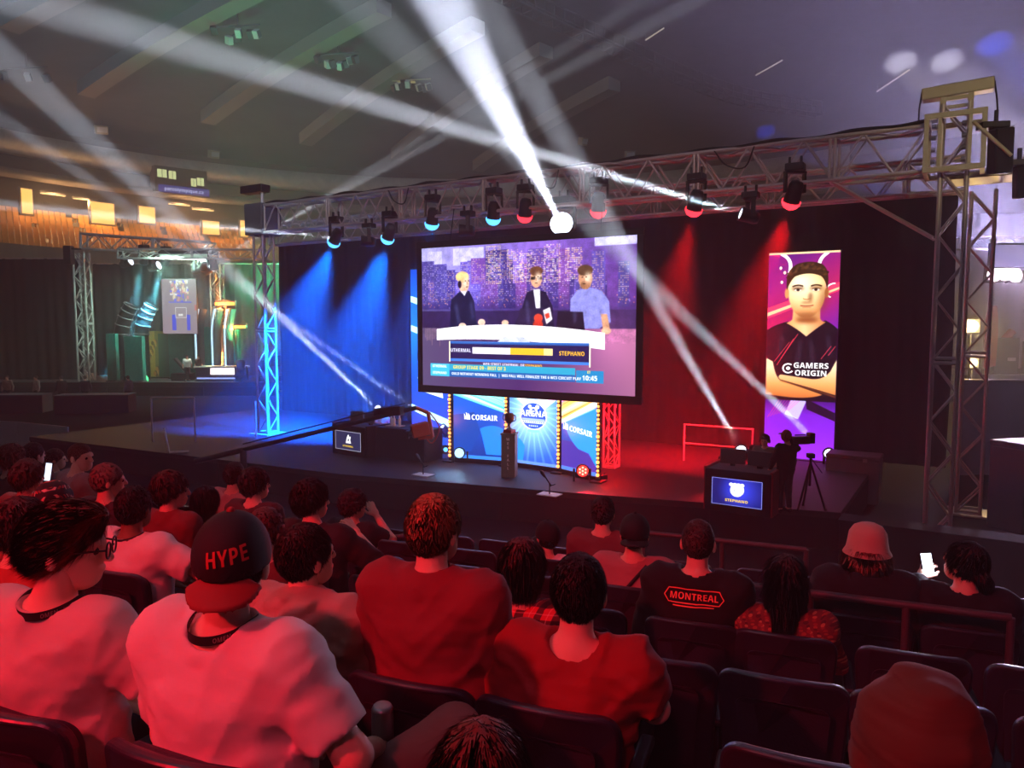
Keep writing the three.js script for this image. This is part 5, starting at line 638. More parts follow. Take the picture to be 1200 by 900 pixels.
  const headF = (() => { const f = union([skull, ellipsoid([0, -0.032, -0.03], [0.061, 0.085, 0.066]), ellipsoid([0, -0.082, -0.05], [0.042, 0.032, 0.04]), ellipsoid([0, 0.018, -0.07], [0.05, 0.016, 0.026])], 0.03), nose = capsule(v3(0, 0.004, -0.096), v3(0, -0.03, -0.112), 0.009, 0.014), ears = [-1, 1].map((s) => ellipsoid([s * 0.08, -0.012, 0.014], [0.012, 0.032, 0.02])), lips = ellipsoid([0, -0.062, -0.092], [0.024, 0.009, 0.012]); return (x, y, z) => { let d = f(x, y, z); const ax = Math.abs(x) - 0.031, ey = y + 0.004, ez = z + 0.105; d = Math.max(d, -(Math.sqrt(ax * ax + ey * ey + ez * ez) - 0.02)); d = smin(d, nose(x, y, z), 0.012); d = smin(d, lips(x, y, z), 0.01); return smin(d, smin(ears[0](x, y, z), ears[1](x, y, z), 0.001), 0.008); }; })();
  const hc = o.headCell ?? 0.006; parts.push(bare(nets(headF, [-0.11, -0.14, -0.145], [0.11, 0.135, 0.13], hc)).applyMatrix4(hm));
  if (!o.noHands) for (const a of Object.values(arms)) { const d = a.W.clone().sub(a.Eb).normalize(), q = new THREE.Quaternion().setFromUnitVectors(v3(0, 0, -1), d), m = new THREE.Matrix4().compose(a.W.clone().addScaledVector(d, 0.02), q, v3(-a.s, 1, 1)); const g = bare(handGeo.clone()).applyMatrix4(m); if (-a.s < 0) { const ix = g.index.array; for (let i = 0; i < ix.length; i += 3) { const k = ix[i]; ix[i] = ix[i + 1]; ix[i + 1] = k; } g.computeVertexNormals(); } parts.push(g); }
  mesh('body', mergeGeometries(parts), mat(skinTone[o.skin ?? 'pale'], 0.6), t);
  const inHead = (name, g, m) => mesh(name, g.applyMatrix4(hm), m, t);
  for (const s of [-1, 1]) { const e = mesh('eye', eyeGeo, eyeMat, t); e.position.copy(v3(s * 0.031, -0.003, -0.082).applyMatrix4(hm)); }
  // hair and hats
  const hair = o.hair ?? 'short', hcol = o.hairColor ?? 0x3a2418, thick = { short: 0.012, buzz: 0.005, full: 0.026, curly: 0.034, long: 0.018, wavy: 0.014, bob: 0.022, tied: 0.014, slick: 0.016, none: 0 }[hair];
  if (thick) {
    const shell = ellipsoid([0, 0.02, 0.014], [0.076 + thick, 0.098 + thick, 0.096 + thick]), seedK = (pos.x * 13.7 + pos.z * 7.3), f1 = hair === 'curly' ? 42 : 60, f2 = hair === 'curly' ? 42 : 16, amp = { curly: 0.012, full: 0.008, long: 0.005, bob: 0.006 }[hair] ?? 0.004;
    const extra = []; if (hair === 'long') extra.push(capsule(v3(0, -0.02, 0.06), v3(0, -0.3, 0.1), 0.085, 0.06), capsule(v3(-0.06, -0.02, 0.03), v3(-0.075, -0.22, 0.05), 0.035, 0.03), capsule(v3(0.06, -0.02, 0.03), v3(0.075, -0.22, 0.05), 0.035, 0.03)); if (hair === 'wavy') extra.push(ellipsoid([0, -0.15, 0.04], [0.13, 0.13, 0.07]), capsule(v3(-0.085, -0.05, 0.0), v3(-0.11, -0.2, 0.03), 0.035, 0.035), capsule(v3(0.085, -0.05, 0.0), v3(0.11, -0.2, 0.03), 0.035, 0.035)); if (hair === 'bob') extra.push(ellipsoid([0, -0.05, 0.04], [0.1, 0.09, 0.085])); if (hair === 'tied') extra.push(ellipsoid([0, -0.04, 0.13], [0.035, 0.04, 0.035]), capsule(v3(0, -0.05, 0.14), v3(0.02, -0.17, 0.13), 0.026, 0.012)); if (hair === 'slick') extra.push(ellipsoid([0, 0.09, -0.03], [0.07, 0.04, 0.08]));
    const keep = { buzz: -0.028, bob: -0.07, long: -0.06 }[hair] ?? -0.03;
    const fn = (x, y, z) => { let d = shell(x, y, z); const plane = keep - (y * 0.8 + z * 0.58); d = -smin(-d, -plane, 0.02); for (const e of extra) d = smin(d, e(x, y, z), 0.03); if (o.hat) d = Math.max(d, y - 0.0); return d + amp * noise(x * f1 + seedK, y * f2, z * f1 * 0.6) - 0.002; };
    const shellGeo = bare(nets(fn, [-0.16, hair === 'long' ? -0.42 : hair === 'wavy' ? -0.3 : -0.24, -0.16], [0.16, 0.17, 0.24], o.hairCell ?? 0.007)); const hl = { long: 0.1, wavy: 0.06, bob: 0.05, tied: 0.04, curly: 0.02, full: 0.024, slick: 0.035, buzz: 0.007 }[hair] ?? 0.014; inHead('hair', strands(shellGeo, o.strands ?? 700, hl, o.strandW ?? 0.003, hair === 'slick' ? v3(0, -0.02, 0.2) : ['long', 'wavy', 'bob'].includes(hair) ? v3(0, -0.2, 0.02) : null, seedK), new THREE.MeshStandardMaterial({ color: new THREE.Color(hcol).multiplyScalar(1.5), roughness: 0.75, vertexColors: true }));
  }
  if (o.hat === 'cap') {
    const dome = (x, y, z) => { const d = ellipsoid([0, 0.025, 0.012], [0.095, 0.112, 0.115])(x, y, z); return Math.max(d, (o.capCut ?? 0.0) - y - z * 0.12, -(ellipsoid([0, 0.02, 0.012], [0.086, 0.102, 0.106])(x, y, z))); };
    inHead('cap_crown', bare(nets(dome, [-0.13, -0.06, -0.15], [0.13, 0.16, 0.16], 0.006)), mat(o.hatColor, 0.8));
    const zs = o.backwards ? 1 : -1, bill = (x, y, z) => { const u = z * zs, e = Math.sqrt((x / 0.092) ** 2 + ((u - 0.07) / 0.1) ** 2) - 1; return Math.max(e * 0.09, Math.abs(y - (-0.005 - (u - 0.09) * (o.billDrop ?? 0.35) - x * x * 4)) - 0.007, 0.085 - u); }; inHead('cap_bill', bare(nets(bill, [-0.13, -0.16, -0.21], [0.13, 0.08, 0.21], 0.005)), mat(o.billColor ?? o.hatColor, 0.7));
    inHead('cap_button', new THREE.SphereGeometry(0.011, 8, 6).translate(0, 0.137, 0.012), mat(o.billColor ?? o.hatColor, 0.7));
  }
  if (o.hat === 'beanie') { const f = (x, y, z) => { const fold = smin(smin(ellipsoid([0, 0.05, 0.02], [0.1, 0.1, 0.118])(x, y, z), ellipsoid([0.012, 0.125, 0.03], [0.055, 0.036, 0.06])(x, y, z), 0.04), ellipsoid([0, -0.005, 0.012], [0.104, 0.045, 0.122])(x, y, z), 0.02); return Math.max(fold + 0.004 * noise(x * 9, y * 90, z * 9) + 0.011 * noise(x * 15 + 2, y * 19, z * 15), -0.045 - y); }; inHead('beanie', bare(nets(f, [-0.15, -0.08, -0.16], [0.15, 0.2, 0.18], 0.0055)), mat(o.hatColor, 0.95)); }
  if (o.hat === 'bucket') { inHead('hat', lathe([[0.001, 0.148], [0.04, 0.145], [0.075, 0.128], [0.098, 0.09], [0.105, 0.04], [0.112, 0.0], [0.128, -0.03], [0.122, -0.034], [0.106, -0.006], [0.098, 0.04], [0.09, 0.085], [0.07, 0.118], [0.001, 0.138]], 36).scale(1.03, 1.0, 1.03), mat(o.hatColor, 0.9)); }
  if (o.hat === 'scarf') inHead('headscarf', clothUv(nets((x, y, z) => Math.max(ellipsoid([0, 0.025, 0.012], [0.094, 0.112, 0.114])(x, y, z) + 0.004 * noise(x * 30, y * 30, z * 30), -0.005 - y), [-0.13, -0.05, -0.15], [0.13, 0.16, 0.16], 0.006)), std(0xffffff, 0.8, { map: scarfArt }));
  if (o.glasses) { const g = []; for (const s of [-1, 1]) { g.push(new THREE.TorusGeometry(0.023, 0.0028, 6, 20).translate(s * 0.032, -0.002, -0.118), pipe([v3(s * 0.056, 0.004, -0.116), v3(s * 0.082, 0.006, -0.05), v3(s * 0.086, 0.0, 0.02)], 0.003, 10, 5)); } g.push(pipe([v3(-0.01, 0.004, -0.121), v3(0, 0.008, -0.124), v3(0.01, 0.004, -0.121)], 0.0028, 6, 5)); inHead('glasses', mergeGeometries(g.map((x) => x.toNonIndexed())), mat(0x0c0b0c, 0.4)); }
  if (o.headphones) { const g = [pipe([v3(-0.1, 0, 0.01), v3(-0.09, 0.09, 0.01), v3(0, 0.14, 0.01), v3(0.09, 0.09, 0.01), v3(0.1, 0, 0.01)], 0.012, 24, 8)]; for (const s of [-1, 1]) g.push(new THREE.SphereGeometry(0.045, 14, 10).scale(0.5, 1, 0.9).translate(s * 0.098, -0.01, 0.01)); inHead('headphones', mergeGeometries(g.map((x) => x.toNonIndexed())), mat(0x121214, 0.5)); }
  // clothes
  const long = o.sleeve === 'long', cs = o.loose ?? 0.013, sd = pos.x * 5.1 + pos.z;
  const sleeve = (a) => { const end = long ? a.W : a.S.clone().lerp(a.Eb, 0.72), out = long ? [capsule(a.S, a.Eb, 0.062 + cs, 0.05 + cs), capsule(a.Eb, a.S.clone().lerp(a.W, 1).lerp(a.Eb, 0.12), 0.05 + cs, 0.037 + cs)] : [capsule(a.S, end, 0.064 + cs, 0.06 + cs)]; return out; };
  const trunk = union([torso(cs), ...girdle(cs - 0.004)], 0.06), sl = [...sleeve(arms.L), ...sleeve(arms.R)], collar = o.collar;
  const cuts = long ? [] : Object.values(arms).map((a) => { const d = a.Eb.clone().sub(a.S).normalize(), e = a.S.clone().lerp(a.Eb, 0.78); return { d, e, c: capsule(a.S, a.Eb, 0.1, 0.1) }; });
  const hoodBase = o.hood ? union([ellipsoid([side, sh + 0.06, nz + 0.05], [0.135, 0.055, 0.085]), ellipsoid([side, sh - 0.03, nz + 0.12], [0.125, 0.13, 0.055])], 0.05) : null, hood = hoodBase ? (x, y, z) => { const k = 1 - Math.abs(noise(x * 4 + 3, y * 17 - Math.abs(x - side) * 14, z * 6)); return hoodBase(x, y, z) - 0.022 * (k * k - 0.5); } : null;
  const shirtF = (x, y, z) => {
    let d = trunk(x, y, z), s = 9; for (const f of sl) s = Math.min(s, f(x, y, z));
    if (!long) for (const c of cuts) { const past = (x - c.e.x) * c.d.x + (y - c.e.y) * c.d.y + (z - c.e.z) * c.d.z; if (Math.abs(x) > 0.12 && Math.sign(x) === Math.sign(c.e.x)) s = Math.max(s, past); }
    d = smin(d, s, 0.035); if (hood) d = smin(d, hood(x, y, z), 0.025);
    const wr = (o.wrinkle ?? 1) * (0.0045 * noise(x * 7 + sd, y * 16 + x * 6, z * 7) + 0.0035 * noise(x * 15, y * 34 + sd, z * 15) + 0.006 * noise(x * 3.5 - sd, y * 5 + x * 5, z * 4)); const rg = 1 - Math.abs(noise(x * 5.5 + sd, y * 8 - Math.abs(x) * 9, z * 5)); d += wr * (hood ? 1.9 : 1.3) - (o.wrinkle ?? 1) * 0.009 * (rg * rg * rg - 0.45);
    const nx = x - headC.x * 0.5 - side * 0.5, ny = y - (sh + (collar ? 0.16 : 0.105)), nq = z - nz - (o.scoop ? 0.03 : 0.0); if (!hood) d = Math.max(d, -(Math.sqrt(nx * nx + ny * ny * (collar ? 1 : 0.8) + nq * nq) - (collar ? 0.088 : 0.086)));
    return Math.max(d, hipY - 0.06 - y);
  };
  if (collar) { const cf = capsule(neck.clone().add(v3(0, -0.02, 0)), neck.clone().add(v3(0, 0.055, -0.005)), 0.082, 0.072), inner = capsule(neck.clone().add(v3(0, -0.05, 0)), neck.clone().add(v3(0, 0.2, -0.005)), 0.066, 0.062); mesh('collar', bare(nets((x, y, z) => Math.max(cf(x, y, z), -inner(x, y, z), y - neck.y - 0.07 + 0.2 * (z - nz)), [side - 0.14, neck.y - 0.13, nz - 0.14], [side + 0.14, neck.y + 0.16, nz + 0.16], 0.008)), mat(o.shirt, 0.85), t); }
  const shirtM = o.shirtMap ? std(0xffffff, 0.9, { map: o.shirtMap }) : mat(o.shirt ?? 0x444444, 0.9);
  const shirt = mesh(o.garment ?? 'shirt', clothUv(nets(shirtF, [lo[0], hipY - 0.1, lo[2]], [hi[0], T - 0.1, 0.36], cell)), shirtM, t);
  const trF = union([capsule(pelvis, v3(0, hipY - 0.02, 0.01), 0.122, 0.118, 0.64), ...legs(0.012)], 0.04), pants = mesh('trousers', bare(nets((x, y, z) => Math.max(trF(x, y, z), 0.1 - y, y - hipY - 0.08 - (o.kneeR ? 0.45 * Math.max(0, -z - 0.05) / 0.2 : 0)), [-0.4, 0.05, -0.66], [0.62, hipY + 0.34, 0.26], cell * 1.3)), mat(o.trousers ?? 0x1c1e2a, 0.9), t);
  for (const s of [-1, 1]) { const a = ankle(s), b = toe(s), f = union([capsule(v3(a.x, 0.05, a.z + 0.03), v3(b.x, 0.045, b.z - 0.03), 0.05, 0.045)], 0.01); mesh('shoe', bare(nets((x, y, z) => Math.max(f(x, y, z), 0.002 - y), [Math.min(a.x, b.x) - 0.09, -0.01, b.z - 0.12], [Math.max(a.x, b.x) + 0.09, 0.14, a.z + 0.12], 0.014)), mat(0x141416, 0.6), t); }
  // things printed on or worn round the neck
  if (o.print) { const { art, x = 0, y, w: pw, h: ph } = o.print, N = 22, K = 8, pp = [], uv = [], ix = []; for (let j = 0; j <= K; j++) for (let i = 0; i <= N; i++) { const px = x + (i / N - 0.5) * pw, py = y + (j / K - 0.5) * ph; let z = 0.4; for (let k = 0; k < 60; k++) { const d = shirtF(px, py, z); if (d < 0.001) break; z -= Math.max(d * 0.7, 0.001); } pp.push(px, py, z + 0.003); uv.push(i / N, j / K); } for (let j = 0; j < K; j++) for (let i = 0; i < N; i++) { const a = j * (N + 1) + i; ix.push(a, a + 1, a + N + 2, a, a + N + 2, a + N + 1); } const g = new THREE.BufferGeometry(); g.setAttribute('position', new THREE.Float32BufferAttribute(pp, 3)); g.setAttribute('uv', new THREE.Float32BufferAttribute(uv, 2)); g.setIndex(ix); g.computeVertexNormals(); mesh('print', g, std(0xffffff, 0.8, { map: art, transparent: true }), shirt); }
  if (o.lanyard) { // a flat band round the back of the neck with its lettering
    const N = 30, pp = [], uv = [], ix = [], c = v3(side + (o.headX ?? 0) * 0.5, sh + 0.085, nz + 0.005); for (let i = 0; i <= N; i++) { const a = -0.35 + (Math.PI + 0.7) * i / N, r = 0.086, x = c.x - Math.cos(a) * r, z = c.z + Math.sin(a) * r * 1.05, y = c.y - 0.025 * Math.sin(a) + (Math.sin(a) < 0 ? 0.02 * Math.sin(a) : 0); for (const k of [0, 1]) { pp.push(x, y + (k - 0.5) * 0.024, z); uv.push(i / N * 2, k); } }
    for (let i = 0; i < N; i++) { const a = i * 2; ix.push(a, a + 2, a + 1, a + 1, a + 2, a + 3); } const g = new THREE.BufferGeometry(); g.setAttribute('position', new THREE.Float32BufferAttribute(pp, 3)); g.setAttribute('uv', new THREE.Float32BufferAttribute(uv, 2)); g.setIndex(ix); g.computeVertexNormals(); mesh('lanyard', g, std(0xffffff, 0.7, { map: lanyardArt }), t); }
  if (o.strap) { const pts = []; for (let i = 0; i <= 12; i++) { const u = i / 12, x = side + (o.strap > 0 ? -1 : 1) * (0.1 - 0.3 * u), y = sh + 0.05 - (sh - hipY) * 0.85 * u; let z = 0.4; for (let k = 0; k < 60; k++) { const d = shirtF(x, y, z); if (d < 0.001) break; z -= Math.max(d * 0.7, 0.001); } pts.push(v3(x, y, z + 0.004)); } mesh('bag_strap', pipe(pts, 0.012, 24, 6), mat(0x100d10, 0.8), t); }
  return { t, hm, headC, arms };
}
const lanyardArt = canvas(512, 64, (c, w, h) => { c.fillStyle = '#0d0a0c'; c.fillRect(0, 0, w, h); text(c, 'OMEN', 190, 34, 44, '#8a7a78'); text(c, 'by HP', 330, 34, 26, '#8a7a78'); });
lanyardArt.wrapS = THREE.RepeatWrapping;
const plaid = canvas(128, 128, (c, w, h) => { c.fillStyle = '#d23038'; c.fillRect(0, 0, w, h); c.fillStyle = 'rgba(10,6,10,.62)'; c.fillRect(0, 0, 56, h); c.fillRect(0, 0, w, 56); c.fillStyle = 'rgba(10,6,10,.55)'; c.fillRect(0, 0, 56, 56); c.fillStyle = 'rgba(240,200,200,.5)'; c.fillRect(90, 0, 7, h); c.fillRect(0, 90, w, 7); }); plaid.wrapS = plaid.wrapT = THREE.RepeatWrapping; plaid.repeat.set(13, 13);
const scarfArt = canvas(128, 128, (c, w, h) => { c.fillStyle = '#1a1014'; c.fillRect(0, 0, w, h); for (let i = 0; i < 26; i++) { c.save(); c.translate((i * 53) % 128, (i * 37) % 128); c.rotate(i * 0.9); c.fillStyle = ['#c23a34', '#e8b8a8', '#8a2a26'][i % 3]; c.fillRect(-12, -3, 24, 6); c.restore(); } }); scarfArt.wrapS = scarfArt.wrapT = THREE.RepeatWrapping; scarfArt.repeat.set(8, 8);
const floral = canvas(128, 128, (c, w, h) => { c.fillStyle = '#6a2a2e'; c.fillRect(0, 0, w, h); for (let i = 0; i < 30; i++) blob(c, (i * 47) % 128, (i * 71) % 128, 8 + i % 6, 6 + i % 5, ['#9a4a3c', '#8a3434', '#b07858', '#4a1c22'][i % 4]); }); floral.wrapS = floral.wrapT = THREE.RepeatWrapping; floral.repeat.set(9, 9);
const montreal = canvas(512, 192, (c, w, h) => { c.strokeStyle = '#ff8a6a'; c.lineWidth = 9; c.lineJoin = 'round'; c.beginPath(); c.moveTo(16, 88); c.lineTo(52, 30); c.lineTo(462, 30); c.lineTo(498, 88); c.lineTo(462, 140); c.lineTo(52, 140); c.closePath(); c.stroke(); text(c, 'MONTREAL', 257, 86, 74, '#ff8a6a'); c.beginPath(); c.moveTo(90, 162); c.lineTo(422, 162); c.stroke(); });
const hype = canvas(256, 128, (c, w, h) => { c.save(); c.translate(128, 64); c.rotate(-0.12); text(c, 'HYPE', 0, 0, 92, '#c23a34', 'center', 'bold'); c.restore(); });

// ------------------------------------------------------------------ the audience: [label, head-top pixel, row, options]
const seatX = new Map(), sitters = [];
function sit(label, px, py, row, o = {}) {
  const D = rowD(row) + 0.17 + (o.lean ?? 0), q = ROWS.px(px, py, -D), fl = rowFloor(Math.round(row)) + 0.001; let top = q.y - fl; const max = o.max ?? 1.5; let base = fl; if (top > max) { base = q.y - max; top = max; } if (top < 1.14) { base = q.y - 1.14; top = 1.14; } if (o.hat) top -= 0.02;
  const side = o.side ?? 0, pos = ROWS.at(q.x - side * 1.05 - (o.headX ?? 0), base, -(rowD(row) + 0.2)); const r = Math.round(row); if (!seatX.has(r)) seatX.set(r, []); seatX.get(r).push(q.x - side); sitters.push([r, q.x - side, label]);
  return person(label, pos, ROWS.turn + (o.twist ?? 0), { ...o, top });
}
const near = { cell: 0.012, headCell: 0.005, hairCell: 0.0055, strands: 9000, strandW: 0.0009 }, mid = { cell: 0.015, headCell: 0.0065, hairCell: 0.0075, strands: 3600, strandW: 0.0015 }, far = { strands: 900, strandW: 0.003,  cell: 0.019, headCell: 0.008, hairCell: 0.009 };
const WHITE = 0xd9d4cf;
// front of the picture
sit('person in profile with glasses, slicked brown hair, pale tee and black lanyard', 62, 597, 0, { ...near, look: -1.05, hair: 'slick', hairColor: 0x5a3424, glasses: true, shirt: 0xcdbfb8, lanyard: true, twist: 0.1, w: 1.06, nod: -0.05, headX: 0.03, armR: [0.33, 0.86, -0.02, 0.15, 0.68, -0.25] });
const capMan = sit('person in a white tee and black backwards cap with red bill', 262, 600, 0, { ...near, look: 0.5, hair: 'buzz', hairColor: 0x2a1a14, hat: 'cap', hatColor: 0x181216, billColor: 0x8a2024, backwards: true, billDrop: 0.75, shirt: 0xdcd6d2, lanyard: true, scoop: true, w: 1.12, build: 1.06, loose: 0.02, kneeR: [0.42, 0.72, -0.4], trousers: 0x8a5c58, armR: [0.36, 0.85, 0.0, 0.27, 0.74, -0.2], twist: -0.05 });
{ const g = new THREE.BufferGeometry(), N = 12, K = 6, pp = [], uv = [], ix = [], A = 0.62; for (let j = 0; j <= K; j++) for (let i = 0; i <= N; i++) { const a = (i / N - 0.5) * 1.25 + 0.2, y = 0.012 + j / K * 0.075, r = Math.sqrt(Math.max(0, 1 - ((y - 0.025) / 0.112) ** 2)); pp.push(Math.sin(a) * 0.0975 * r, y, 0.012 + Math.cos(a) * 0.1185 * r); uv.push(i / N, j / K); } for (let j = 0; j < K; j++) for (let i = 0; i < N; i++) { const a = j * (N + 1) + i; ix.push(a, a + 1, a + N + 2, a, a + N + 2, a + N + 1); } g.setAttribute('position', new THREE.Float32BufferAttribute(pp, 3)); g.setAttribute('uv', new THREE.Float32BufferAttribute(uv, 2)); g.setIndex(ix); g.computeVertexNormals(); mesh('cap_print', g.applyMatrix4(capMan.hm), std(0xffffff, 0.8, { map: hype, transparent: true }), capMan.t); }
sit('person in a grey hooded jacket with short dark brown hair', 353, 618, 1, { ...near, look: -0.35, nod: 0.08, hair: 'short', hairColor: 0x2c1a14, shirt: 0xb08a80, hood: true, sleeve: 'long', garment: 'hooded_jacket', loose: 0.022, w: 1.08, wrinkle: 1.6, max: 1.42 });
sit('person in a dark red jacket with short fair hair', 505, 584, 1, { ...near, look: -0.12, hair: 'short', hairColor: 0xa06a44, shirt: 0x7c2430, sleeve: 'long', collar: true, garment: 'jacket', loose: 0.022, w: 1.1, armR: [0.29, 0.8, -0.04, 0.16, 0.66, -0.3] });
sit('person in a dark red tee with short black hair', 676, 655, 1, { ...near, look: 0.12, hair: 'short', hairColor: 0x1c1214, shirt: 0x8c1c22, w: 1.08, loose: 0.02, scoop: true, side: 0.05, wrinkle: 1.8, armR: [0.3, 0.82, -0.02, 0.18, 0.66, -0.28] });
sit('person in a red and black plaid shirt with short curled hair', 611, 637, 2, { ...mid, hair: 'bob', hairColor: 0x4a2a28, shirtMap: plaid, sleeve: 'long', w: 0.92, look: -0.2, max: 1.34 });
sit('person in a black jersey reading MONTREAL across the back', 818, 611, 3, { ...mid, hair: 'buzz', hairColor: 0x3a2422, shirt: 0x151014, sleeve: 'long', w: 1.12, garment: 'jersey', loose: 0.02, print: { art: montreal, y: 0.98, w: 0.31, h: 0.115 } });
sit('person with long straight dark hair and a floral top', 922, 655, 3, { ...mid, hair: 'long', hairColor: 0x2a1a1a, shirtMap: floral, w: 0.94, sleeve: 'long', nod: 0.05 });
sit('person with long fair hair under a pale bucket hat in a black coat', 1018, 616, 4, { ...mid, hair: 'wavy', hairColor: 0x7a4c3c, hat: 'bucket', hatColor: 0xc0a090, shirt: 0x17131a, sleeve: 'long', w: 1.1, loose: 0.03, garment: 'coat' });
const phoneWoman = sit('person with tied dark hair looking down at a lit phone', 1133, 637, 4, { ...mid, hair: 'tied', hairColor: 0x1c1214, shirt: 0x17121a, sleeve: 'long', look: 0.75, nod: 0.2, garment: 'coat', loose: 0.025, armL: [-0.3, 0.8, -0.1, -0.16, 0.96, -0.36] });
sit('person in a brown knitted beanie right below the empty seats', 1080, 806, -0.15, { ...near, hat: 'beanie', hatColor: 0x6e382c, hair: 'short', hairColor: 0x3a2018, shirt: 0x4a2a2c, sleeve: 'long', w: 1, garment: 'sweater' });
sit('person with loose red brown hair low in front of the red tee', 556, 862, -0.35, { ...near, hair: 'wavy', hairColor: 0x5c2a20, shirt: 0x3a2226, sleeve: 'long', look: 0.2, garment: 'sweater' });
// left block
sit('person in a white tee with cropped black hair leaning right', 152, 572, 2, { ...mid, hair: 'short', hairColor: 0x120c0e, shirt: 0xdcd6d2, skin: 'brown', w: 1.08, loose: 0.022, side: -0.03, look: 0.2, armR: [0.4, 0.84, -0.04, 0.3, 0.68, -0.3], lanyard: true });
sit('person in a wine red jacket looking right with thick brown hair', 196, 556, 3, { ...mid, hair: 'full', hairColor: 0x3c1e1a, shirt: 0x74262c, sleeve: 'long', collar: true, look: -0.75, garment: 'jacket' });
sit('person with smooth dark hair between the wine jacket and the pink shirt', 238, 573, 4, { ...mid, hair: 'bob', hairColor: 0x1a1214, shirt: 0xc0a8a4, w: 0.9 });
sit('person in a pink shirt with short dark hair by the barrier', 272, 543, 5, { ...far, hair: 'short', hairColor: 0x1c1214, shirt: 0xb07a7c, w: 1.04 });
sit('person in a dark shirt with black hair beside the pink shirt', 296, 551, 4, { ...far, hair: 'full', hairColor: 0x150e12, shirt: 0x4a2a30, w: 1.0, look: -0.4 });
sit('child with short red brown hair low between two adults', 307, 598, 2, { ...far, hair: 'short', hairColor: 0x4a2020, shirt: 0x5a2a2c, w: 0.78 });
sit('person in a black tee with one bare arm raised to the face', 361, 566, 3, { ...mid, hair: 'full', hairColor: 0x1a1012, shirt: 0x2a1a20, look: -0.5, w: 1.12, side: 0.0, headX: -0.04, armR: [0.42, 0.8, -0.14, 0.17, 0.98, -0.2] });
sit('person with curly dark hair looking right near the front barrier', 412, 577, 5, { ...far, hair: 'curly', hairColor: 0x221418, shirt: 0x221a22, look: -0.6, armR: [0.3, 0.78, -0.12, 0.12, 0.96, -0.18] });
sit('person in a grey shirt turned sideways at the far left barrier', 93, 520, 4, { ...far, hair: 'buzz', hairColor: 0x4a2a20, shirt: 0x9a7a7c, look: -1.1, twist: -0.35, headX: 0.05 });
sit('person with cropped grey hair next to the raised phone', 122, 545, 3, { ...far, hair: 'short', hairColor: 0x6a4a44, shirt: 0x3a2a34, look: -0.6 });
sit('person wearing a black and red patterned headscarf', 58, 563, 2, { ...mid, hat: 'scarf', hatColor: 0x8a2a26, hair: 'none', shirt: 0x3a1a1e, nod: 0.15 });
sit('person with wavy brown hair above the patterned headscarf', 28, 542, 3, { ...far, hair: 'full', hairColor: 0x4a2420, shirt: 0xa8605a });
sit('person in a red top beside the far left edge', 18, 590, 1, { ...mid, hair: 'full', hairColor: 0x3a1c18, shirt: 0xb0403c });
sit('person with dark hair behind the barrier bend', 36, 520, 5, { ...far, hair: 'short', hairColor: 0x2a1814, shirt: 0x5a3a3c });
sit('person with reddish hair behind the barrier bend', 10, 523, 4, { ...far, hair: 'full', hairColor: 0x5a2a20, shirt: 0x4a3034 });
sit('person with brown hair and pale collar behind the barrier bend', 62, 527, 6, { ...far, hair: 'short', hairColor: 0x3c2018, shirt: 0x8a6a68, look: -0.7 });
// middle front
sit('person in a white tee and black cap with a dark shoulder strap', 640, 610, 5, { ...far, hair: 'short', hairColor: 0x1a1012, hat: 'cap', hatColor: 0x121014, shirt: 0xd8d0cc, look: 0.7, strap: 1 });
sit('person in a plum sweater with short dark hair by the front rail', 706, 584, 5, { ...far, hair: 'short', hairColor: 0x231618, shirt: 0x6e3a42, sleeve: 'long', w: 1.08, garment: 'sweater' });
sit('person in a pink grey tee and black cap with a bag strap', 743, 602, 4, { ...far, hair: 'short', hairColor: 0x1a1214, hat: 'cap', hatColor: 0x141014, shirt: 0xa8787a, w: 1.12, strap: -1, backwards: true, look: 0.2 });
// players and crew on the stage
{
  const p = boothR.t.localToWorld(v3(0.02, 0, -0.78)); boothR.t.updateMatrixWorld(); const q = boothR.t.localToWorld(v3(0.22, 0, -0.62)); person('player in a grey top with headphones behind the right booth', v3(q.x, DECK + 0.001, q.z), boothR.t.rotation.y + Math.PI, { ...far, top: 1.5, hair: 'short', hairColor: 0x2a1a14, headphones: true, shirt: 0x6a665a, armL: [-0.28, 0.86, -0.14, -0.16, 0.92, -0.36], armR: [0.28, 0.86, -0.14, 0.16, 0.92, -0.36] });
  boothL.t.updateMatrixWorld(); const r = boothL.t.localToWorld(v3(0.25, 0, -0.62)); person('player in a white top behind the left booth in blue light', v3(r.x, DECK + 0.001, r.z), boothL.t.rotation.y + Math.PI, { ...far, top: 1.3, hair: 'short', hairColor: 0xc09a6a, headphones: true, shirt: 0xd8d8e0, armL: [-0.28, 0.86, -0.14, -0.16, 0.92, -0.36], armR: [0.28, 0.86, -0.14, 0.16, 0.92, -0.36] });
  const c = onHeight(919, 601, DECK), k = person('camera operator in black with red hair standing on the stage', v3(c.x, DECK + 0.001, c.z), rad(15), { ...far, stand: true, top: 1.7, hair: 'full', hairColor: 0x8a2a20, shirt: 0x151014, sleeve: 'long', trousers: 0x141014, w: 1.05, look: -0.7, armR: [0.34, 1.3, -0.1, 0.2, 1.5, -0.28], armL: [-0.3, 1.08, 0, -0.26, 0.9, -0.16], garment: 'jacket' });
  const vc = thing('video_camera', 'black shoulder video camera held by the operator on the stage', 'video camera', v3(c.x + 0.3, DECK + 1.5, c.z - 0.05), 0.2); box(vc, 'body', 0.4, 0.16, 0.14, 0, 0, 0, M.black, 0.02); tube(vc, 'lens', v3(-0.2, 0, 0), v3(-0.34, 0, 0), 0.05, M.black, true); box(vc, 'battery', 0.12, 0.22, 0.16, 0.24, 0.04, 0, M.black, 0.02); tube(vc, 'handle', v3(-0.12, 0.11, 0), v3(0.12, 0.11, 0), 0.014, M.black);
}
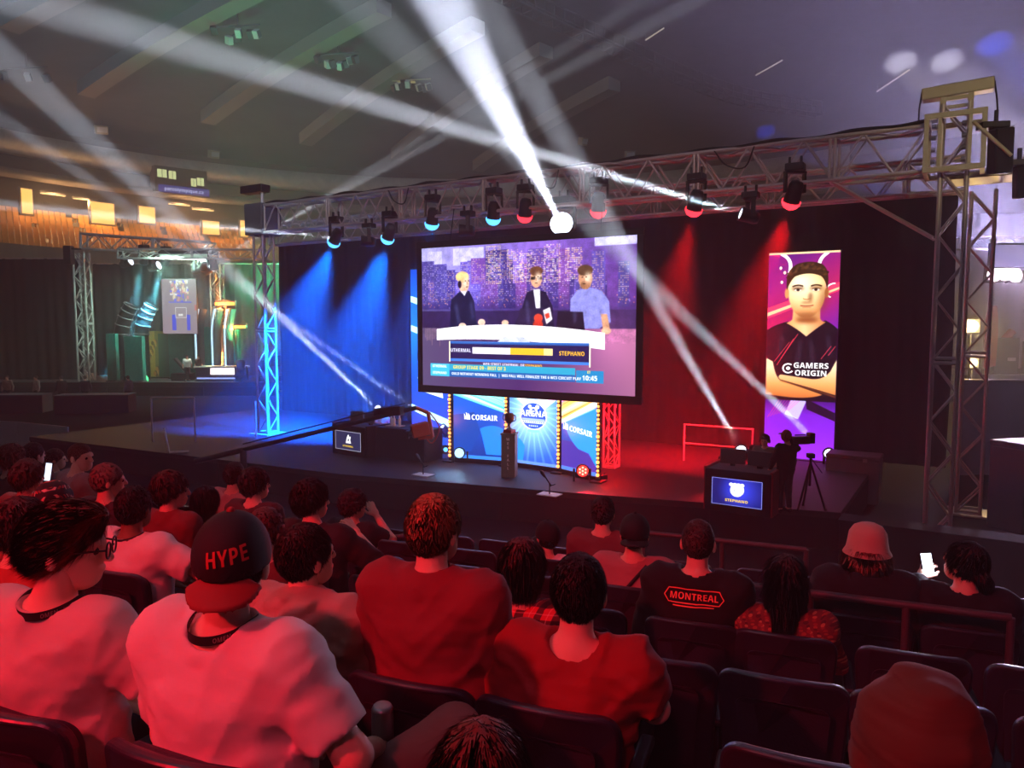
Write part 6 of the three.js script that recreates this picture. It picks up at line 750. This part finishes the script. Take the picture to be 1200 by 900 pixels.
waiting.forEach(({ p, label }, i) => person(label, p, Math.PI * (i ? 0.9 : 1.1), { ...far, cell: 0.03, headCell: 0.014, hairCell: 0.016, noHands: true, stand: true, top: 1.72, shirt: i ? 0x2a2a30 : 0xe0e0e0 }));
{ // dim figures at the tables below the far stage
  [[8, 440, 'seated figure with pale hair at the left far table', 0x9a8a78], [42, 445, 'bending figure in a white shirt at the far table', 0xb8b4b0], [72, 452, 'dark figure at the right far table', 0x2a2c38], [100, 450, 'figure leaning forward over the right far table', 0x4a4c5a], [150, 452, 'figure in a grey top standing before the green lamps', 0x6a6c70]].forEach(([x, y, label, c]) => { const D = 42, q = onDepth(x, y, D); person(label, v3(q.x, Math.max(0, q.y - 1.75), -D), Math.PI * (0.1 + rnd()), { ...far, cell: 0.03, headCell: 0.014, hairCell: 0.016, noHands: true, stand: true, top: 1.75, shirt: c, sleeve: 'long' }); });
}

// ------------------------------------------------------------------ things the audience holds, and the seats
function phone(label, p, turn, tilt, lit) { const t = thing('phone', label, 'phone', p, turn); box(t, 'case', 0.076, 0.15, 0.009, 0, 0, 0, M.black, 0.004, [tilt, 0, 0]); const s = mesh('screen', new THREE.PlaneGeometry(0.068, 0.138), glow(0xdfe8ff, lit), t, [0, 0, 0], [tilt, 0, 0]); s.translateZ(0.006); const l = new THREE.PointLight(0xe8e4ff, lit * 0.03); l.position.set(0, 0.02, 0.08); t.add(l); return t; }
{
  phoneWoman.t.updateMatrixWorld(); const w = phoneWoman.t.localToWorld(v3(-0.12, 1.03, -0.42)); phone('lit phone held up by the person with tied hair', w, ROWS.turn + 0.5, -0.35, 6);
  capMan.t.updateMatrixWorld(); const c = capMan.t.localToWorld(v3(0.235, 0.74, -0.31)); const t = thing('drink_can', 'small can held in the right hand of the white tee person', 'can', c, 0); mesh('can_body', lathe([[0.001, -0.06], [0.028, -0.06], [0.032, -0.05], [0.032, 0.05], [0.026, 0.062], [0.001, 0.062]], 20), M.steel, t); mesh('can_lid', lathe([[0.001, 0.064], [0.024, 0.064], [0.025, 0.06]], 20), M.alu, t);
  const q = ROWS.px(57, 553, -(rowD(3) + 0.5)); phone('phone with a bluish lit screen raised by someone on the far left', ROWS.at(q.x, q.y, q.z), ROWS.turn, -0.2, 1.6);
}
function makeSeat() {
  const t = thing('arena_seat', 'dark purple tip-up arena seat in the audience rows', 'seat', v3(0, -50, 0), 0, 'tip-up arena seats in the audience rows');
  const s = new THREE.Shape(), w = 0.225, h = 0.5, r = 0.075; s.moveTo(-w + 0.03, 0); s.lineTo(w - 0.03, 0); s.lineTo(w, h - r); s.quadraticCurveTo(w, h, w - r, h); s.quadraticCurveTo(0, h + 0.014, -w + r, h); s.quadraticCurveTo(-w, h, -w, h - r); s.closePath();
  const bent = (g, k) => { const p = g.attributes.position; for (let i = 0; i < p.count; i++) { const x = p.getX(i), y = p.getY(i); p.setZ(i, p.getZ(i) - k * x * x + 0.16 * (y - 0.1)); } g.computeVertexNormals(); return g; };
  const shell = bent(new THREE.ExtrudeGeometry(s, { depth: 0.012, bevelEnabled: true, bevelSize: 0.012, bevelThickness: 0.014, bevelSegments: 3, curveSegments: 10 }), 1.0), pad = bent(new THREE.ExtrudeGeometry(s, { depth: 0.03, bevelEnabled: true, bevelSize: 0.002, bevelThickness: 0.012, bevelSegments: 2, curveSegments: 8 }).scale(0.93, 0.93, 1).translate(0, 0.014, -0.042), 1.0);
  mesh('back_shell', shell, M.seatShell, t, [0, 0.38, -0.02]); mesh('back_cushion', pad, M.seat, t, [0, 0.38, -0.02]);
  mesh('back_panel', bent(new THREE.ExtrudeGeometry(s, { depth: 0.006, bevelEnabled: false, curveSegments: 8 }).scale(0.74, 0.7, 1).translate(0, 0.07, 0.026), 1.0), M.seat, t, [0, 0.38, -0.02]);
  box(t, 'seat_cushion', 0.43, 0.08, 0.42, 0, 0.42, -0.27, M.seat, 0.03, [0.06, 0, 0]); box(t, 'seat_pan', 0.41, 0.03, 0.4, 0, 0.37, -0.27, M.seatShell, 0.012, [0.06, 0, 0]);
  for (const k of [-1, 1]) { box(t, 'armrest', 0.05, 0.035, 0.34, k * 0.25, 0.63, -0.2, M.black, 0.014); box(t, 'standard', 0.035, 0.6, 0.07, k * 0.25, 0.32, -0.14, M.seatFrame, 0.01, [0.05, 0, 0]); box(t, 'floor_foot', 0.05, 0.025, 0.3, k * 0.25, 0.0125, -0.16, M.seatFrame, 0.008); }
  return t;
}
{
  const proto = makeSeat(), empties = { 0: [[905, 880], [65, 840], [1010, 900]], 1: [[791, 855], [950, 880], [1120, 860], [457, 795]], 2: [[770, 775], [917, 798], [1080, 825], [1190, 842]], 3: [[1070, 775], [1190, 792], [566, 700]], 4: [[1047, 736], [1165, 750]], 5: [[870, 690], [980, 700]], 6: [[800, 640], [900, 645]] };
  let used = false; const pitch = 0.515, rowOf = ['backwards cap', 'red jacket', 'plaid shirt', 'MONTREAL jersey', 'bucket hat', 'plum sweater', 'front rail'];
  for (let r = 0; r <= 6; r++) {
    const xs = [...(seatX.get(r) ?? [])]; for (const [px, py] of empties[r] ?? []) { const x = ROWS.px(px, py, -rowD(r)).x; if (xs.every((q) => Math.abs(q - x) > 0.44)) xs.push(x); }
    xs.sort((a, b) => a - b); const x0 = -3.2 - 0.75 * r, x1 = 0.9 + 0.28 * r, all = [];
    const add = (x) => { if (all.every((q) => Math.abs(q - x) > 0.43)) all.push(x); }; xs.forEach(add);
    for (let i = 0; i + 1 < xs.length; i++) { const n = Math.floor((xs[i + 1] - xs[i]) / pitch); for (let k = 1; k < n; k++) add(xs[i] + (xs[i + 1] - xs[i]) * k / n); }
    if (xs.length) { for (let x = xs[0] - pitch; x > x0; x -= pitch) add(x); for (let x = xs.at(-1) + pitch; x < x1; x += pitch) add(x); }
    for (const x of all) {
      const p = ROWS.at(x, rowFloor(r) + 0.001, -rowD(r)), who = sitters.find(([q, sx]) => q === r && Math.abs(sx - x) < 0.02), short = who && who[2].split(' ').slice(0, 11).join(' ').replace(/( (and|with|a|in|the|to|of|by|under|across|at|low|short|long|black|dark))+$/, '');
      const label = who ? 'purple arena seat holding the ' + short : 'empty purple tip-up arena seat in the row of the ' + rowOf[r], o = used ? copyOf(proto, p, ROWS.turn) : proto;
      if (!used) { proto.position.copy(p); proto.rotation.y = ROWS.turn; used = true; }
      o.userData.label = label; o.userData.group = who ? 'occupied tip-up arena seats' : 'empty tip-up arena seats in the row of the ' + rowOf[r];
    }
  }
  const rail = (a, b, r, label, posts, h) => { const t = thing('hand_rail', label, 'railing', v3(0, 0, 0)), A = ROWS.px(a[0], a[1], -r), B = ROWS.px(b[0], b[1], -r), P = (u, dy) => { const q = A.clone().lerp(B, u); return ROWS.at(q.x, q.y + dy, q.z); }; tube(t, 'rail', P(0, 0), P(1, 0), 0.021, M.rail); for (let i = 0; i < posts; i++) { const u = posts > 1 ? i / (posts - 1) : 0.5, top = P(u, 0), low = top.clone(); low.y = h; tube(t, 'post', low, top, 0.02, M.rail); } };
  rail([845, 682], [1185, 724], rowD(4) - 0.1, 'long dark hand rail running behind the bucket hat person', 4, rowFloor(4));
  rail([755, 624], [945, 644], rowD(6) + 0.35, 'metal front rail before the first row on the right', 3, rowFloor(6)); rail([383, 640], [480, 627], rowD(5) + 0.4, 'short shiny rail beside the person with the raised arm', 2, rowFloor(5));
}
// ------------------------------------------------------------------ house lamps behind and above the seats (outside the picture): what lights the audience red, plus one added to lift the roof
{
  const lampBar = (label, p, target, color, level, angle, size = 0.5, soft = 10) => { const t = thing('house_wash_lamp', label, 'lamp', p); t.lookAt(target); mesh('lens', lensGeo, glow(color, 0.5), t, [0, 0, 0.02]).scale.setScalar(size / 2); mesh('housing', lathe([[0.001, -0.35], [size * 0.35, -0.33], [size * 0.5, -0.1], [size * 0.56, 0.03], [size * 0.5, 0.03], [size * 0.48, 0.0], [0.001, 0.0]]), M.black, t, [0, 0, 0], [Math.PI / 2, 0, 0]); tube(t, 'hanger', v3(0, size * 0.5, -0.2), v3(0, size * 0.5 + 1.5, -0.2), 0.03, M.alu); const l = new THREE.SpotLight(color, level, 0, angle, 0.7); l.position.copy(p).addScaledVector(target.clone().sub(p).normalize(), 0.06); l.target.position.copy(target); l.target.updateMatrixWorld(); l.shadow.radius = soft; l.name = 'house_wash'; scene.add(l); };
  lampBar('red wash lamp behind the seats high on the left', v3(-7.5, EYE + 5, 2.6), v3(-2.1, EYE - 1.2, -2.8), new THREE.Color().setRGB(1, 0.012, 0.03), LEVEL.red * 1.1, 0.38);
  lampBar('second red wash lamp behind the seats near the middle', v3(-1.6, EYE + 5.2, 5.0), v3(0.7, EYE - 1.5, -3.5), new THREE.Color().setRGB(1, 0.05, 0.13), LEVEL.red * 0.2, 0.46);
  lampBar('warm work lamp high behind the seats on the right', v3(6, EYE + 9, 8), v3(8.9, EYE + 3.9, -15.5), new THREE.Color().setRGB(1, 0.8, 0.45), 500, 0.1);
  lampBar('pink house lamp behind the seats pointing at the stage truss', v3(1, EYE + 8, 7), v3(-1.5, EYE + 4.4, -19), new THREE.Color().setRGB(1, 0.62, 0.6), 520, 0.42);
  lampBar('unseen cool lamp added high behind the seats to brighten the roof', v3(-6, EYE + 11, 6), v3(-12, EYE + 24, -36), new THREE.Color().setRGB(0.5, 0.78, 1), 6500, 0.62);  // added lamp out of view that brightens the dome
}
scene.traverse((o) => { if (o.isSpotLight || o.isPointLight) { o.castShadow = true; o.shadow.mapSize.set(512, 512); } });
renderer.render(scene, camera);
